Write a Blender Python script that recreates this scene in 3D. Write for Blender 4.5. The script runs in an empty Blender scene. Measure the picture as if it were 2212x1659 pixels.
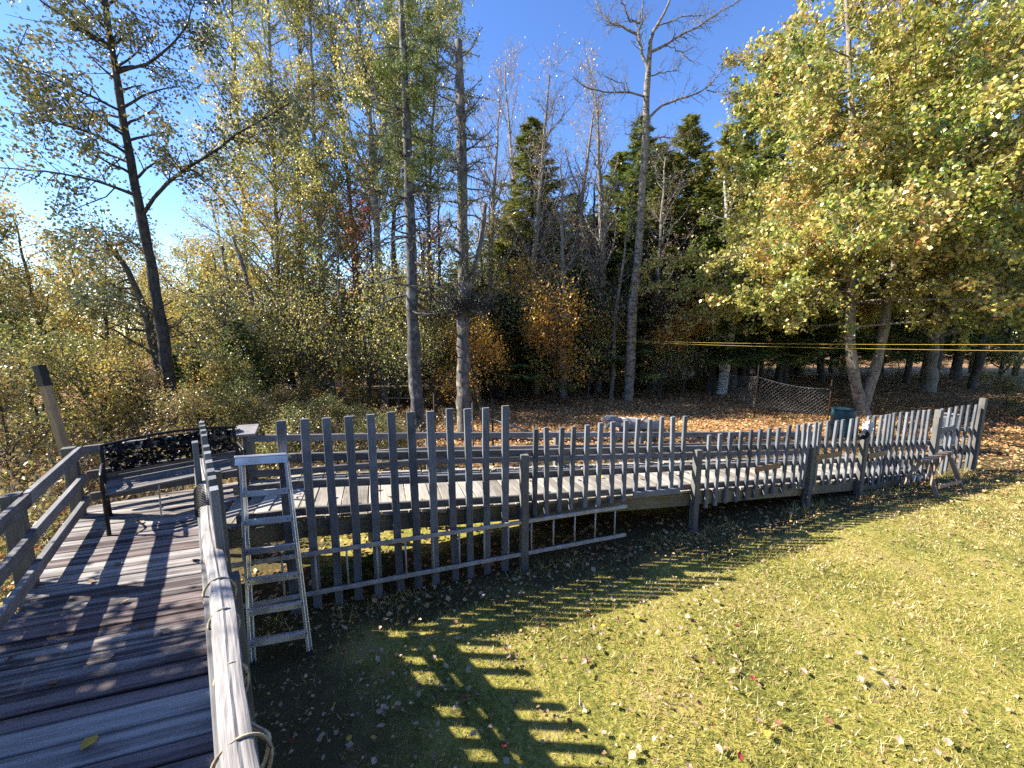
import bpy, math, random
import numpy as np
from mathutils import Vector, Matrix

R = math.radians
scene = bpy.context.scene
col = scene.collection

# ------------------------------------------------------------------ camera, sky, sun, exposure
CAM_H, PITCH, LENS = 3.0, R(7.8), 13.67
cd = bpy.data.cameras.new('camera')
cd.sensor_width = 36.0
cd.lens = LENS
cd.clip_start = 0.05
cd.clip_end = 2000
cam = bpy.data.objects.new('camera', cd)
col.objects.link(cam)
cam.location = (0, 0, CAM_H)
cam.rotation_euler = (R(90) - PITCH, 0, 0)
scene.camera = cam

SUN_EL, SUN_AZ = R(37.5), R(-87)            # azimuth measured from +Y, clockwise
world = bpy.data.worlds.new('World')
scene.world = world
world.use_nodes = True
wn = world.node_tree
wn.nodes.clear()
sky = wn.nodes.new('ShaderNodeTexSky')
sky.sky_type = 'NISHITA'
sky.sun_disc = False
sky.sun_elevation = SUN_EL
sky.sun_rotation = SUN_AZ % (2 * math.pi)
sky.altitude = 0
sky.air_density = 1.0
sky.dust_density = 0.0
sky.ozone_density = 3.0
bg = wn.nodes.new('ShaderNodeBackground')
bg.inputs['Strength'].default_value = 0.098
wo = wn.nodes.new('ShaderNodeOutputWorld')
hs = wn.nodes.new('ShaderNodeHueSaturation')      # clear dry autumn air: a deeper blue than the model's
hs.inputs['Saturation'].default_value = 1.18
hs.inputs['Hue'].default_value = 0.512
wn.links.new(sky.outputs[0], hs.inputs['Color'])
wn.links.new(hs.outputs[0], bg.inputs[0])
wn.links.new(bg.outputs[0], wo.inputs[0])

to_sun = Vector((math.sin(SUN_AZ) * math.cos(SUN_EL), math.cos(SUN_AZ) * math.cos(SUN_EL), math.sin(SUN_EL)))
sd = bpy.data.lights.new('sun', 'SUN')
sd.energy = 5.0
sd.angle = R(0.53)
sd.color = (1.0, 0.91, 0.76)
sun = bpy.data.objects.new('sun', sd)
col.objects.link(sun)
sun.rotation_euler = to_sun.to_track_quat('Z', 'Y').to_euler()
sun.location = to_sun * 60

vs = scene.view_settings
vs.view_transform = 'Standard'
vs.look = 'None'
vs.exposure = 1.65
vs.gamma = 1.0
vs.use_curve_mapping = False
try:
    scene.cycles.max_bounces = 5
    scene.cycles.diffuse_bounces = 2
    scene.cycles.glossy_bounces = 2
    scene.cycles.transmission_bounces = 3
    scene.cycles.sample_clamp_indirect = 4
    scene.cycles.use_denoising = False
except Exception:
    pass

# ------------------------------------------------------------------ helpers: measured places
FPX = 840.0


def at(px, py, Y):
    """point at forward distance Y that a surveyed bearing (px, py) meets"""
    x, y = (px - 1106) / FPX, -(py - 829.5) / FPX
    c, s = math.cos(PITCH), math.sin(PITCH)
    ry, rz = c + s * y, c * y - s
    t = Y / ry
    return Vector((x * t, Y, CAM_H + rz * t))


def fence_y(X):
    if isinstance(X, np.ndarray):
        return 4.57 + np.where(X < 0, 0.335, 0.36) * X
    return 4.57 + (0.335 if X < 0 else 0.36) * X


def ramp_z(X):
    return 0.855 - 0.09 * X


def far_y(X):
    return 6.02 + 0.345 * X


# ------------------------------------------------------------------ helpers: materials
def new_mat(name):
    m = bpy.data.materials.new(name)
    m.use_nodes = True
    n = m.node_tree
    n.nodes.clear()
    out = n.nodes.new('ShaderNodeOutputMaterial')
    return m, n, out


def node(n, t, **kw):
    nd = n.nodes.new(t)
    for k, v in kw.items():
        setattr(nd, k, v)
    return nd


def ramp(n, stops, interp='LINEAR'):
    r = n.nodes.new('ShaderNodeValToRGB')
    r.color_ramp.interpolation = interp
    e = r.color_ramp.elements
    while len(e) < len(stops):
        e.new(0.5)
    for i, (p, c) in enumerate(stops):
        e[i].position = p
        e[i].color = (*c, 1)
    return r


def math_node(n, op, a=None, b=None, clamp=False):
    m = n.nodes.new('ShaderNodeMath')
    m.operation = op
    m.use_clamp = clamp
    for i, v in enumerate((a, b)):
        if v is None:
            continue
        if isinstance(v, (int, float)):
            m.inputs[i].default_value = v
        else:
            n.links.new(v, m.inputs[i])
    return m.outputs[0]


def leaf_mat(name, stops, transl=0.4, noise_scale=0.45, noise_amt=0.7, gloss=0.06):
    m, n, out = new_mat(name)
    geo = node(n, 'ShaderNodeNewGeometry')
    oi = node(n, 'ShaderNodeObjectInfo')
    tc = node(n, 'ShaderNodeTexCoord')
    nz = node(n, 'ShaderNodeTexNoise')
    nz.inputs['Scale'].default_value = noise_scale
    nz.inputs['Detail'].default_value = 3
    n.links.new(tc.outputs['Object'], nz.inputs['Vector'])
    a = math_node(n, 'MULTIPLY', geo.outputs['Random Per Island'], 1.0 - noise_amt * 0.5)
    b = math_node(n, 'SUBTRACT', nz.outputs[0], 0.5)
    b = math_node(n, 'MULTIPLY', b, 2.2 * noise_amt)
    c = math_node(n, 'ADD', a, b)
    d = math_node(n, 'MULTIPLY', oi.outputs['Random'], 0.15)
    c = math_node(n, 'ADD', c, d)
    c = math_node(n, 'ADD', c, noise_amt * 0.2, True)
    rp = ramp(n, stops)
    n.links.new(c, rp.inputs[0])
    dif = node(n, 'ShaderNodeBsdfDiffuse')
    tr = node(n, 'ShaderNodeBsdfTranslucent')
    n.links.new(rp.outputs[0], dif.inputs[0])
    n.links.new(rp.outputs[0], tr.inputs[0])
    mx = node(n, 'ShaderNodeMixShader')
    mx.inputs[0].default_value = transl
    n.links.new(dif.outputs[0], mx.inputs[1])
    n.links.new(tr.outputs[0], mx.inputs[2])
    gl = node(n, 'ShaderNodeBsdfGlossy')
    gl.inputs['Roughness'].default_value = 0.38
    mx2 = node(n, 'ShaderNodeMixShader')
    mx2.inputs[0].default_value = gloss
    n.links.new(mx.outputs[0], mx2.inputs[1])
    n.links.new(gl.outputs[0], mx2.inputs[2])
    n.links.new(mx2.outputs[0], out.inputs[0])
    return m


def wood_mat(name, dark, light, rough=0.85, fine=26.0, moss=None, tone=0.35, bump=0.35, streak=0.0):
    """weathered timber: grain runs along local X of each piece"""
    m, n, out = new_mat(name)
    tc = node(n, 'ShaderNodeTexCoord')
    oi = node(n, 'ShaderNodeObjectInfo')
    off = node(n, 'ShaderNodeVectorMath', operation='SCALE')
    cmb = node(n, 'ShaderNodeCombineXYZ')
    for i in range(3):
        n.links.new(oi.outputs['Random'], cmb.inputs[i])
    n.links.new(cmb.outputs[0], off.inputs[0])
    off.inputs['Scale'].default_value = 37.0
    add = node(n, 'ShaderNodeVectorMath', operation='ADD')
    n.links.new(tc.outputs['Object'], add.inputs[0])
    n.links.new(off.outputs[0], add.inputs[1])
    mp = node(n, 'ShaderNodeMapping')
    mp.inputs['Scale'].default_value = (1.6, fine, fine)
    n.links.new(add.outputs[0], mp.inputs[0])
    g = node(n, 'ShaderNodeTexNoise')
    g.inputs['Scale'].default_value = 2.4
    g.inputs['Detail'].default_value = 6
    g.inputs['Roughness'].default_value = 0.7
    n.links.new(mp.outputs[0], g.inputs['Vector'])
    blotch = node(n, 'ShaderNodeTexNoise')
    blotch.inputs['Scale'].default_value = 3.2
    blotch.inputs['Detail'].default_value = 4
    n.links.new(add.outputs[0], blotch.inputs['Vector'])
    f = math_node(n, 'ADD', math_node(n, 'MULTIPLY', g.outputs[0], 1.3),
                  math_node(n, 'MULTIPLY', blotch.outputs[0], 0.8))
    f = math_node(n, 'SUBTRACT', f, 0.62)
    f = math_node(n, 'ADD', f, math_node(n, 'MULTIPLY', math_node(n, 'SUBTRACT', oi.outputs['Random'], 0.5), tone), True)
    if streak:
        ms_ = node(n, 'ShaderNodeMapping')
        ms_.inputs['Scale'].default_value = (0.35, 11.0, 1.0)
        n.links.new(add.outputs[0], ms_.inputs[0])
        sn_ = node(n, 'ShaderNodeTexNoise')
        sn_.inputs['Scale'].default_value = 1.6
        sn_.inputs['Detail'].default_value = 5
        n.links.new(ms_.outputs[0], sn_.inputs['Vector'])
        sr_ = ramp(n, [(0.44, (0, 0, 0)), (0.56, (1, 1, 1))])
        n.links.new(sn_.outputs[0], sr_.inputs[0])
        f = math_node(n, 'ADD', f, math_node(n, 'MULTIPLY', math_node(n, 'SUBTRACT', sr_.outputs[0], 0.5), streak), True)
    rp = ramp(n, [(0.0, dark), (0.75, light), (1.0, tuple(min(1, c * 1.25) for c in light))])
    n.links.new(f, rp.inputs[0])
    colour = rp.outputs[0]
    if moss:
        ms = node(n, 'ShaderNodeTexNoise')
        ms.inputs['Scale'].default_value = 5.0
        ms.inputs['Detail'].default_value = 5
        n.links.new(add.outputs[0], ms.inputs['Vector'])
        mr = ramp(n, [(0.5, (0, 0, 0)), (0.68, (1, 1, 1))])
        n.links.new(ms.outputs[0], mr.inputs[0])
        mix = node(n, 'ShaderNodeMixRGB')
        n.links.new(mr.outputs[0], mix.inputs[0])
        n.links.new(colour, mix.inputs[1])
        mix.inputs[2].default_value = (*moss, 1)
        colour = mix.outputs[0]
    p = node(n, 'ShaderNodeBsdfPrincipled')
    p.inputs['Roughness'].default_value = rough
    p.inputs['Specular IOR Level'].default_value = 0.25
    n.links.new(colour, p.inputs['Base Color'])
    bp = node(n, 'ShaderNodeBump')
    bp.inputs['Strength'].default_value = bump
    bp.inputs['Distance'].default_value = 0.004
    n.links.new(g.outputs[0], bp.inputs['Height'])
    n.links.new(bp.outputs[0], p.inputs['Normal'])
    n.links.new(p.outputs[0], out.inputs[0])
    return m


def bark_mat(name, dark, light, scale=(9, 9, 2.5), bands=0.0, band_col=(0.03, 0.03, 0.03), lichen=None, bump=0.6):
    m, n, out = new_mat(name)
    tc = node(n, 'ShaderNodeTexCoord')
    mp = node(n, 'ShaderNodeMapping')
    mp.inputs['Scale'].default_value = scale
    n.links.new(tc.outputs['Object'], mp.inputs[0])
    g = node(n, 'ShaderNodeTexNoise')
    g.inputs['Scale'].default_value = 2.0
    g.inputs['Detail'].default_value = 7
    g.inputs['Roughness'].default_value = 0.68
    n.links.new(mp.outputs[0], g.inputs['Vector'])
    rp = ramp(n, [(0.3, dark), (0.62, light)])
    n.links.new(g.outputs[0], rp.inputs[0])
    colour = rp.outputs[0]
    if bands:
        mb = node(n, 'ShaderNodeMapping')
        mb.inputs['Scale'].default_value = (2.5, 2.5, 9)
        n.links.new(tc.outputs['Object'], mb.inputs[0])
        bnz = node(n, 'ShaderNodeTexNoise')
        bnz.inputs['Scale'].default_value = 1.6
        bnz.inputs['Detail'].default_value = 4
        n.links.new(mb.outputs[0], bnz.inputs['Vector'])
        br = ramp(n, [(0.66 - bands * 0.2, (0, 0, 0)), (0.72 - bands * 0.2, (1, 1, 1))])
        n.links.new(bnz.outputs[0], br.inputs[0])
        mix = node(n, 'ShaderNodeMixRGB')
        n.links.new(br.outputs[0], mix.inputs[0])
        n.links.new(colour, mix.inputs[1])
        mix.inputs[2].default_value = (*band_col, 1)
        colour = mix.outputs[0]
    if lichen:
        ln = node(n, 'ShaderNodeTexNoise')
        ln.inputs['Scale'].default_value = 4.0
        ln.inputs['Detail'].default_value = 6
        n.links.new(tc.outputs['Object'], ln.inputs['Vector'])
        lr = ramp(n, [(0.55, (0, 0, 0)), (0.64, (1, 1, 1))])
        n.links.new(ln.outputs[0], lr.inputs[0])
        mix = node(n, 'ShaderNodeMixRGB')
        n.links.new(lr.outputs[0], mix.inputs[0])
        n.links.new(colour, mix.inputs[1])
        mix.inputs[2].default_value = (*lichen, 1)
        colour = mix.outputs[0]
    p = node(n, 'ShaderNodeBsdfPrincipled')
    p.inputs['Roughness'].default_value = 0.9
    p.inputs['Specular IOR Level'].default_value = 0.15
    n.links.new(colour, p.inputs['Base Color'])
    bp = node(n, 'ShaderNodeBump')
    bp.inputs['Strength'].default_value = bump
    bp.inputs['Distance'].default_value = 0.02
    n.links.new(g.outputs[0], bp.inputs['Height'])
    n.links.new(bp.outputs[0], p.inputs['Normal'])
    n.links.new(p.outputs[0], out.inputs[0])
    return m


def plain_mat(name, c, rough=0.6, metal=0.0, var=0.25, scale=8.0, c2=None, spec=0.4):
    m, n, out = new_mat(name)
    tc = node(n, 'ShaderNodeTexCoord')
    g = node(n, 'ShaderNodeTexNoise')
    g.inputs['Scale'].default_value = scale
    g.inputs['Detail'].default_value = 6
    n.links.new(tc.outputs['Object'], g.inputs['Vector'])
    lo = c2 if c2 else tuple(x * (1 - var) for x in c)
    rp = ramp(n, [(0.35, lo), (0.65, c)])
    n.links.new(g.outputs[0], rp.inputs[0])
    p = node(n, 'ShaderNodeBsdfPrincipled')
    p.inputs['Metallic'].default_value = metal
    p.inputs['Specular IOR Level'].default_value = spec
    n.links.new(rp.outputs[0], p.inputs['Base Color'])
    rr = ramp(n, [(0.3, (rough * 0.8,) * 3), (0.7, (min(1, rough * 1.2),) * 3)])
    n.links.new(g.outputs[0], rr.inputs[0])
    n.links.new(rr.outputs[0], p.inputs['Roughness'])
    n.links.new(p.outputs[0], out.inputs[0])
    return m


M = {}
M['picket'] = wood_mat('weathered_grey_paint', (0.055, 0.062, 0.076), (0.20, 0.218, 0.25), tone=0.7, bump=0.4, moss=(0.15, 0.16, 0.17))
M['rail'] = wood_mat('weathered_rail', (0.06, 0.06, 0.066), (0.21, 0.21, 0.222), tone=0.4)
M['deck'] = wood_mat('weathered_deck', (0.055, 0.043, 0.045), (0.29, 0.275, 0.27), tone=0.55, fine=30, bump=0.6, streak=0.55)
M['deck_dark'] = wood_mat('stained_deck', (0.036, 0.025, 0.027), (0.18, 0.145, 0.145), tone=0.5, fine=30, bump=0.7, streak=0.6)
M['rampwood'] = wood_mat('sunbleached_ramp', (0.15, 0.135, 0.115), (0.40, 0.38, 0.34), tone=0.6, fine=28)
M['stringer'] = wood_mat('mossy_stringer', (0.10, 0.09, 0.07), (0.27, 0.25, 0.19), moss=(0.14, 0.15, 0.05))
M['pole'] = wood_mat('bleached_pole', (0.16, 0.15, 0.15), (0.42, 0.41, 0.41), fine=34, bump=0.8)
M['post'] = wood_mat('weathered_post', (0.07, 0.068, 0.065), (0.19, 0.19, 0.19), moss=(0.13, 0.135, 0.115))
M['tanpost'] = wood_mat('tan_post', (0.18, 0.13, 0.08), (0.40, 0.31, 0.2))
M['newboard'] = wood_mat('brown_board', (0.12, 0.075, 0.045), (0.30, 0.20, 0.12))
M['sawhorse'] = wood_mat('sawhorse_wood', (0.14, 0.10, 0.07), (0.38, 0.30, 0.22))
M['whitestake'] = wood_mat('pale_stake', (0.4, 0.36, 0.28), (0.65, 0.6, 0.5))
M['alu'] = plain_mat('aluminium', (0.72, 0.73, 0.75), 0.36, 0.75, 0.10, 5)
M['alu_dull'] = plain_mat('dull_ladder', (0.52, 0.50, 0.48), 0.6, 0.1, 0.35, 10)
M['iron'] = plain_mat('black_iron', (0.012, 0.012, 0.014), 0.45, 0.2, 0.4, 20)
M['slat'] = wood_mat('bench_slat', (0.03, 0.028, 0.028), (0.20, 0.195, 0.195), tone=0.3)
M['darktop'] = plain_mat('dark_sleeve', (0.02, 0.022, 0.028), 0.6, 0.0, 0.3)
M['rope'] = plain_mat('tan_rope', (0.50, 0.44, 0.32), 0.9, 0.0, 0.35, 60)
M['line'] = plain_mat('yellow_line', (0.50, 0.36, 0.07), 0.6, 0.0, 0.2, 30)
M['teal'] = plain_mat('teal_plastic', (0.02, 0.09, 0.11), 0.4, 0.0, 0.4, 5)
M['drum'] = plain_mat('pale_drum', (0.26, 0.28, 0.31), 0.5, 0.0, 0.4, 6)
M['whitepaint'] = plain_mat('chipped_white', (0.72, 0.72, 0.70), 0.5, 0.0, 0.5, 4)
M['rust'] = plain_mat('rusty_steel', (0.06, 0.035, 0.025), 0.8, 0.3, 0.5, 25)
M['wire'] = plain_mat('galvanised_wire', (0.25, 0.24, 0.25), 0.45, 0.7, 0.3, 30)
M['tarp'] = plain_mat('dark_tarp', (0.012, 0.014, 0.016), 0.8, 0.0, 0.4, 3)
M['shedwood'] = wood_mat('dark_shed', (0.02, 0.02, 0.022), (0.07, 0.075, 0.08))
M['shedteal'] = plain_mat('teal_panel', (0.06, 0.14, 0.15), 0.6, 0.0, 0.4, 4)
M['driftwood'] = bark_mat('bleached_log', (0.16, 0.13, 0.11), (0.50, 0.47, 0.43), (5, 5, 5))
M['mosslog'] = bark_mat('mossy_log', (0.10, 0.075, 0.045), (0.26, 0.21, 0.12), (5, 5, 5), lichen=(0.16, 0.17, 0.05))

M['bk_aspen_dark'] = bark_mat('aspen_bark_dark', (0.014, 0.013, 0.013), (0.085, 0.077, 0.072), bands=0.3)
M['bk_aspen'] = bark_mat('aspen_bark_pale', (0.075, 0.07, 0.055), (0.27, 0.26, 0.22), bands=0.45, band_col=(0.05, 0.045, 0.04))
M['bk_spruce'] = bark_mat('spruce_bark', (0.02, 0.019, 0.02), (0.12, 0.118, 0.118), (7, 7, 4), lichen=(0.19, 0.19, 0.185))
M['bk_snag'] = bark_mat('snag_bark', (0.035, 0.032, 0.03), (0.16, 0.15, 0.14), (6, 6, 3), lichen=(0.27, 0.235, 0.19))
M['bk_bare'] = bark_mat('poplar_bark', (0.05, 0.04, 0.03), (0.30, 0.27, 0.225), (6, 6, 3), bands=0.55, band_col=(0.07, 0.06, 0.05))
M['bk_maple'] = bark_mat('maple_bark', (0.08, 0.065, 0.05), (0.30, 0.265, 0.21), (7, 7, 2), bands=0.25)
M['bk_brown'] = bark_mat('dark_bark', (0.03, 0.025, 0.02), (0.11, 0.095, 0.085))
M['bk_twig'] = bark_mat('grey_twig', (0.09, 0.08, 0.07), (0.27, 0.25, 0.225))
M['bk_white'] = bark_mat('birch_bark', (0.42, 0.39, 0.34), (0.66, 0.63, 0.58), bands=0.5)

M['lf_aspen'] = leaf_mat('aspen_leaves', [(0.0, (0.067, 0.114, 0.039)), (0.3, (0.173, 0.230, 0.067)), (0.55, (0.363, 0.354, 0.106)), (0.8, (0.689, 0.536, 0.114)), (1.0, (0.800, 0.689, 0.325))])
M['lf_aspen_dark'] = leaf_mat('aspen_leaves_dark', [(0.0, (0.033, 0.052, 0.029)), (0.4, (0.078, 0.104, 0.046)), (0.75, (0.182, 0.182, 0.065)), (0.92, (0.442, 0.312, 0.065)), (1.0, (0.585, 0.390, 0.065))], transl=0.3, gloss=0.1)
M['lf_maple'] = leaf_mat('maple_leaves', [(0.0, (0.08, 0.16, 0.03)), (0.25, (0.22, 0.29, 0.05)), (0.48, (0.42, 0.41, 0.08)), (0.72, (0.60, 0.49, 0.14)), (0.9, (0.70, 0.53, 0.24)), (1.0, (0.66, 0.31, 0.10))], transl=0.4, noise_amt=0.65)
M['lf_gold'] = leaf_mat('golden_leaves', [(0.0, (0.157, 0.204, 0.047)), (0.35, (0.408, 0.345, 0.078)), (0.7, (0.627, 0.439, 0.110)), (1.0, (0.706, 0.376, 0.110))])
M['lf_tan'] = leaf_mat('tan_leaves', [(0.0, (0.30, 0.20, 0.10)), (0.6, (0.50, 0.36, 0.18)), (1.0, (0.55, 0.26, 0.08))], transl=0.4)
M['lf_orange'] = leaf_mat('orange_leaves', [(0.0, (0.30, 0.24, 0.05)), (0.3, (0.60, 0.38, 0.05)), (0.75, (0.74, 0.36, 0.05)), (1.0, (0.60, 0.18, 0.05))], transl=0.5)
M['lf_red'] = leaf_mat('crimson_leaves', [(0.0, (0.40, 0.22, 0.10)), (0.4, (0.55, 0.20, 0.14)), (0.8, (0.58, 0.12, 0.13)), (1.0, (0.60, 0.30, 0.24))], transl=0.5)
M['lf_bush'] = leaf_mat('bush_leaves', [(0.0, (0.056, 0.098, 0.028)), (0.35, (0.182, 0.210, 0.049)), (0.65, (0.378, 0.322, 0.098)), (1.0, (0.504, 0.378, 0.154))])
M['lf_under'] = leaf_mat('undergrowth_leaves', [(0.0, (0.06, 0.05, 0.025)), (0.25, (0.18, 0.12, 0.055)), (0.45, (0.32, 0.22, 0.09)), (0.62, (0.40, 0.32, 0.12)), (0.8, (0.22, 0.24, 0.06)), (0.93, (0.12, 0.17, 0.045)), (1.0, (0.40, 0.13, 0.07))], noise_scale=0.9)
M['needle'] = leaf_mat('spruce_needles', [(0.0, (0.048, 0.085, 0.035)), (0.5, (0.146, 0.211, 0.066)), (0.85, (0.291, 0.337, 0.088)), (1.0, (0.454, 0.393, 0.113))], transl=0.15, noise_amt=0.5)
M['needle_warm'] = leaf_mat('cedar_needles', [(0.0, (0.062, 0.095, 0.029)), (0.5, (0.188, 0.230, 0.061)), (0.85, (0.374, 0.351, 0.085)), (1.0, (0.624, 0.405, 0.121))], transl=0.2, noise_amt=0.6)
M['needle_dark'] = leaf_mat('dark_twig_ball', [(0.0, (0.012, 0.014, 0.012)), (1.0, (0.045, 0.05, 0.045))], transl=0.1)
M['lichen_tuft'] = leaf_mat('lichen_tufts', [(0.0, (0.12, 0.13, 0.07)), (1.0, (0.24, 0.24, 0.13))], transl=0.3)
M['litter'] = leaf_mat('leaf_litter', [(0.0, (0.135, 0.068, 0.041)), (0.3, (0.351, 0.176, 0.081)), (0.6, (0.567, 0.338, 0.149)), (0.85, (0.702, 0.486, 0.230)), (1.0, (0.405, 0.135, 0.081))], transl=0.15, noise_scale=0.5, noise_amt=0.5)
M['litter_pale'] = leaf_mat('lawn_leaves', [(0.0, (0.16, 0.09, 0.05)), (0.35, (0.36, 0.24, 0.14)), (0.75, (0.50, 0.40, 0.27)), (0.93, (0.42, 0.30, 0.08)), (1.0, (0.30, 0.07, 0.05))], transl=0.15, noise_amt=0.1)
M['grass'] = leaf_mat('lawn_blades', [(0.0, (0.095, 0.132, 0.036)), (0.3, (0.226, 0.256, 0.062)), (0.6, (0.399, 0.364, 0.098)), (0.85, (0.572, 0.464, 0.178)), (1.0, (0.728, 0.557, 0.304))], transl=0.35, noise_scale=0.8, noise_amt=0.35, gloss=0.05)
M['fern'] = leaf_mat('green_plant', [(0.0, (0.03, 0.08, 0.02)), (1.0, (0.10, 0.2, 0.05))], transl=0.3)
for k, c, c2 in (('fl_pale', (0.50, 0.40, 0.30), (0.30, 0.2, 0.13)), ('fl_yellow', (0.52, 0.40, 0.06), (0.4, 0.25, 0.05)),
                 ('fl_brown', (0.26, 0.14, 0.075), (0.12, 0.06, 0.04)), ('fl_red', (0.34, 0.05, 0.05), (0.18, 0.03, 0.03))):
    M[k] = plain_mat(k.replace('fl_', 'fallen_leaf_'), c, 0.7, 0, 0.4, 40, c2, 0.2)

# ------------------------------------------------------------------ helpers: objects
W = {}


def props(o, label=None, cat=None, group=None, kind=None):
    if label:
        o['label'] = label
    if cat:
        o['category'] = cat
    if group:
        o['group'] = group
    if kind:
        o['kind'] = kind
    return o


def put(o, mat4, parent=None):
    col.objects.link(o)
    if parent is not None:
        o.parent = parent
        o.matrix_parent_inverse = W[parent.name].inverted()
    o.matrix_basis = mat4
    W[o.name] = mat4.copy()
    return o


def thing(name, loc, label, cat, group=None):
    o = bpy.data.objects.new(name, None)
    o.empty_display_size = 0.2
    put(o, Matrix.Translation(Vector(loc)))
    return props(o, label, cat, group)


def mesh_np(name, verts, faces, smooth=False):
    """verts (n,3); faces (m,k) array of one size, or list of arrays"""
    me = bpy.data.meshes.new(name)
    verts = np.asarray(verts, dtype=np.float32)
    fl = faces if isinstance(faces, list) else [faces]
    fl = [np.asarray(f, dtype=np.int32) for f in fl if len(f)]
    me.vertices.add(len(verts))
    me.vertices.foreach_set('co', verts.ravel())
    loops = np.concatenate([f.ravel() for f in fl])
    tot = np.concatenate([np.full(len(f), f.shape[1], np.int32) for f in fl])
    start = np.concatenate([[0], np.cumsum(tot)[:-1]]).astype(np.int32)
    me.loops.add(len(loops))
    me.loops.foreach_set('vertex_index', loops)
    me.polygons.add(len(tot))
    me.polygons.foreach_set('loop_start', start)
    me.polygons.foreach_set('loop_total', tot)
    if smooth:
        me.polygons.foreach_set('use_smooth', np.ones(len(tot), dtype=bool))
    me.update(calc_edges=True)
    return me


def obj(name, me, mat, parent=None, mat4=None):
    if mat is not None and not me.materials:
        me.materials.append(mat)
    o = bpy.data.objects.new(name, me)
    return put(o, mat4 if mat4 is not None else Matrix.Identity(4), parent)


def frame(p0, p1, up=(0, 0, 1)):
    p0, p1 = Vector(p0), Vector(p1)
    x = (p1 - p0).normalized()
    u = Vector(up)
    if abs(x.dot(u)) > 0.98:
        u = Vector((0, 1, 0))
    y = u.cross(x).normalized()
    z = x.cross(y)
    m = Matrix((x, y, z)).transposed().to_4x4()
    m.translation = (p0 + p1) / 2
    return m


_box = {}


def box_mesh(L, w, t, ch, mat, warp=0):
    """a sawn length with eased edges: X long, Y wide, Z thick"""
    key = (round(L, 2), round(w, 3), round(t, 3), round(ch, 4), mat.name, warp)
    if key in _box:
        return _box[key]
    rng = random.Random(hash(key[:4]) ^ warp)
    a, b, c = L / 2, w / 2, t / 2
    prof = [(-b + ch, -c), (b - ch, -c), (b, -c + ch), (b, c - ch), (b - ch, c), (-b + ch, c), (-b, c - ch), (-b, -c + ch)]
    v, f = [], []
    xs = [-a, -a + ch * 1.2, a - ch * 1.2, a] if not warp else [-a, -a + ch * 1.2, -a / 3, a / 3, a - ch * 1.2, a]
    for i, x in enumerate(xs):
        k = 0.965 if i in (0, len(xs) - 1) else 1.0
        dy = rng.uniform(-1, 1) * 0.004 * warp
        dz = rng.uniform(-1, 1) * 0.003 * warp
        for (y, z) in prof:
            v.append((x, y * k + dy, z * k + dz))
    n = 8
    for i in range(len(xs) - 1):
        for j in range(n):
            f.append((i * n + j, i * n + (j + 1) % n, (i + 1) * n + (j + 1) % n, (i + 1) * n + j))
    me = bpy.data.meshes.new('timber')
    e = (len(xs) - 1) * n
    me.from_pydata(v, [], f + [tuple(range(n - 1, -1, -1)), tuple(range(e, e + n))])
    me.materials.append(mat)
    _box[key] = me
    return me


def timber(name, p0, p1, w, t, mat, parent=None, up=(0, 0, 1), ch=0.005, warp=0):
    L = (Vector(p1) - Vector(p0)).length
    return obj(name, box_mesh(L, w, t, ch, mat, warp), None, parent, frame(p0, p1, up))


_brk = np.random.default_rng(3)


def tubes(polys, taper_close=True):
    """polys: list of (n,4) arrays x,y,z,r -> verts, faces. batched by (n, sides)"""
    groups = {}
    for p in polys:
        r = p[:, 3].max()
        s = 10 if r > 0.09 else 7 if r > 0.035 else 5 if r > 0.012 else 3
        groups.setdefault((len(p), s), []).append(p)
    V, F, base = [], [], 0
    for (n, s), ps in groups.items():
        P = np.stack(ps)                                # k,n,4
        k = len(P)
        C = P[:, :, :3]
        T = np.gradient(C, axis=1)
        T /= np.linalg.norm(T, axis=2, keepdims=True) + 1e-9
        ref = np.zeros_like(T)
        vert = np.abs(T[:, :1, 2]) > 0.8
        ref[..., 0] = np.where(vert, 1.0, 0.0)
        ref[..., 2] = np.where(vert, 0.0, 1.0)
        A = np.cross(T, ref)
        A /= np.linalg.norm(A, axis=2, keepdims=True) + 1e-9
        B = np.cross(T, A)
        th = np.arange(s) * 2 * np.pi / s
        ring = (A[:, :, None, :] * np.cos(th)[None, None, :, None] + B[:, :, None, :] * np.sin(th)[None, None, :, None])
        rad = np.repeat(P[:, :, 3][:, :, None], s, 2)
        if s == 10:                                      # ridged, lumpy bark on the thick stems
            rad = rad * (1 + 0.055 * _brk.normal(size=rad.shape) + 0.05 * _brk.normal(size=(k, 1, s)))
        pts = C[:, :, None, :] + ring * rad[..., None]
        V.append(pts.reshape(-1, 3))
        i = np.arange(n - 1)[:, None]
        j = np.arange(s)[None, :]
        q = np.stack([i * s + j, i * s + (j + 1) % s, (i + 1) * s + (j + 1) % s, (i + 1) * s + j], -1).reshape(-1, 4)
        q = (q[None] + (np.arange(k) * n * s)[:, None, None]).reshape(-1, 4) + base
        F.append(q)
        base += k * n * s
    return np.concatenate(V), np.concatenate(F)


def tube_obj(name, polys, mat, parent=None, smooth=True):
    v, f = tubes(polys)
    return obj(name, mesh_np(name, v, f, smooth), mat, parent)


def wire(pts, r, r2=None):
    p = np.zeros((len(pts), 4))
    p[:, :3] = [tuple(q) for q in pts]
    p[:, 3] = np.linspace(r, r if r2 is None else r2, len(pts))
    return p


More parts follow.
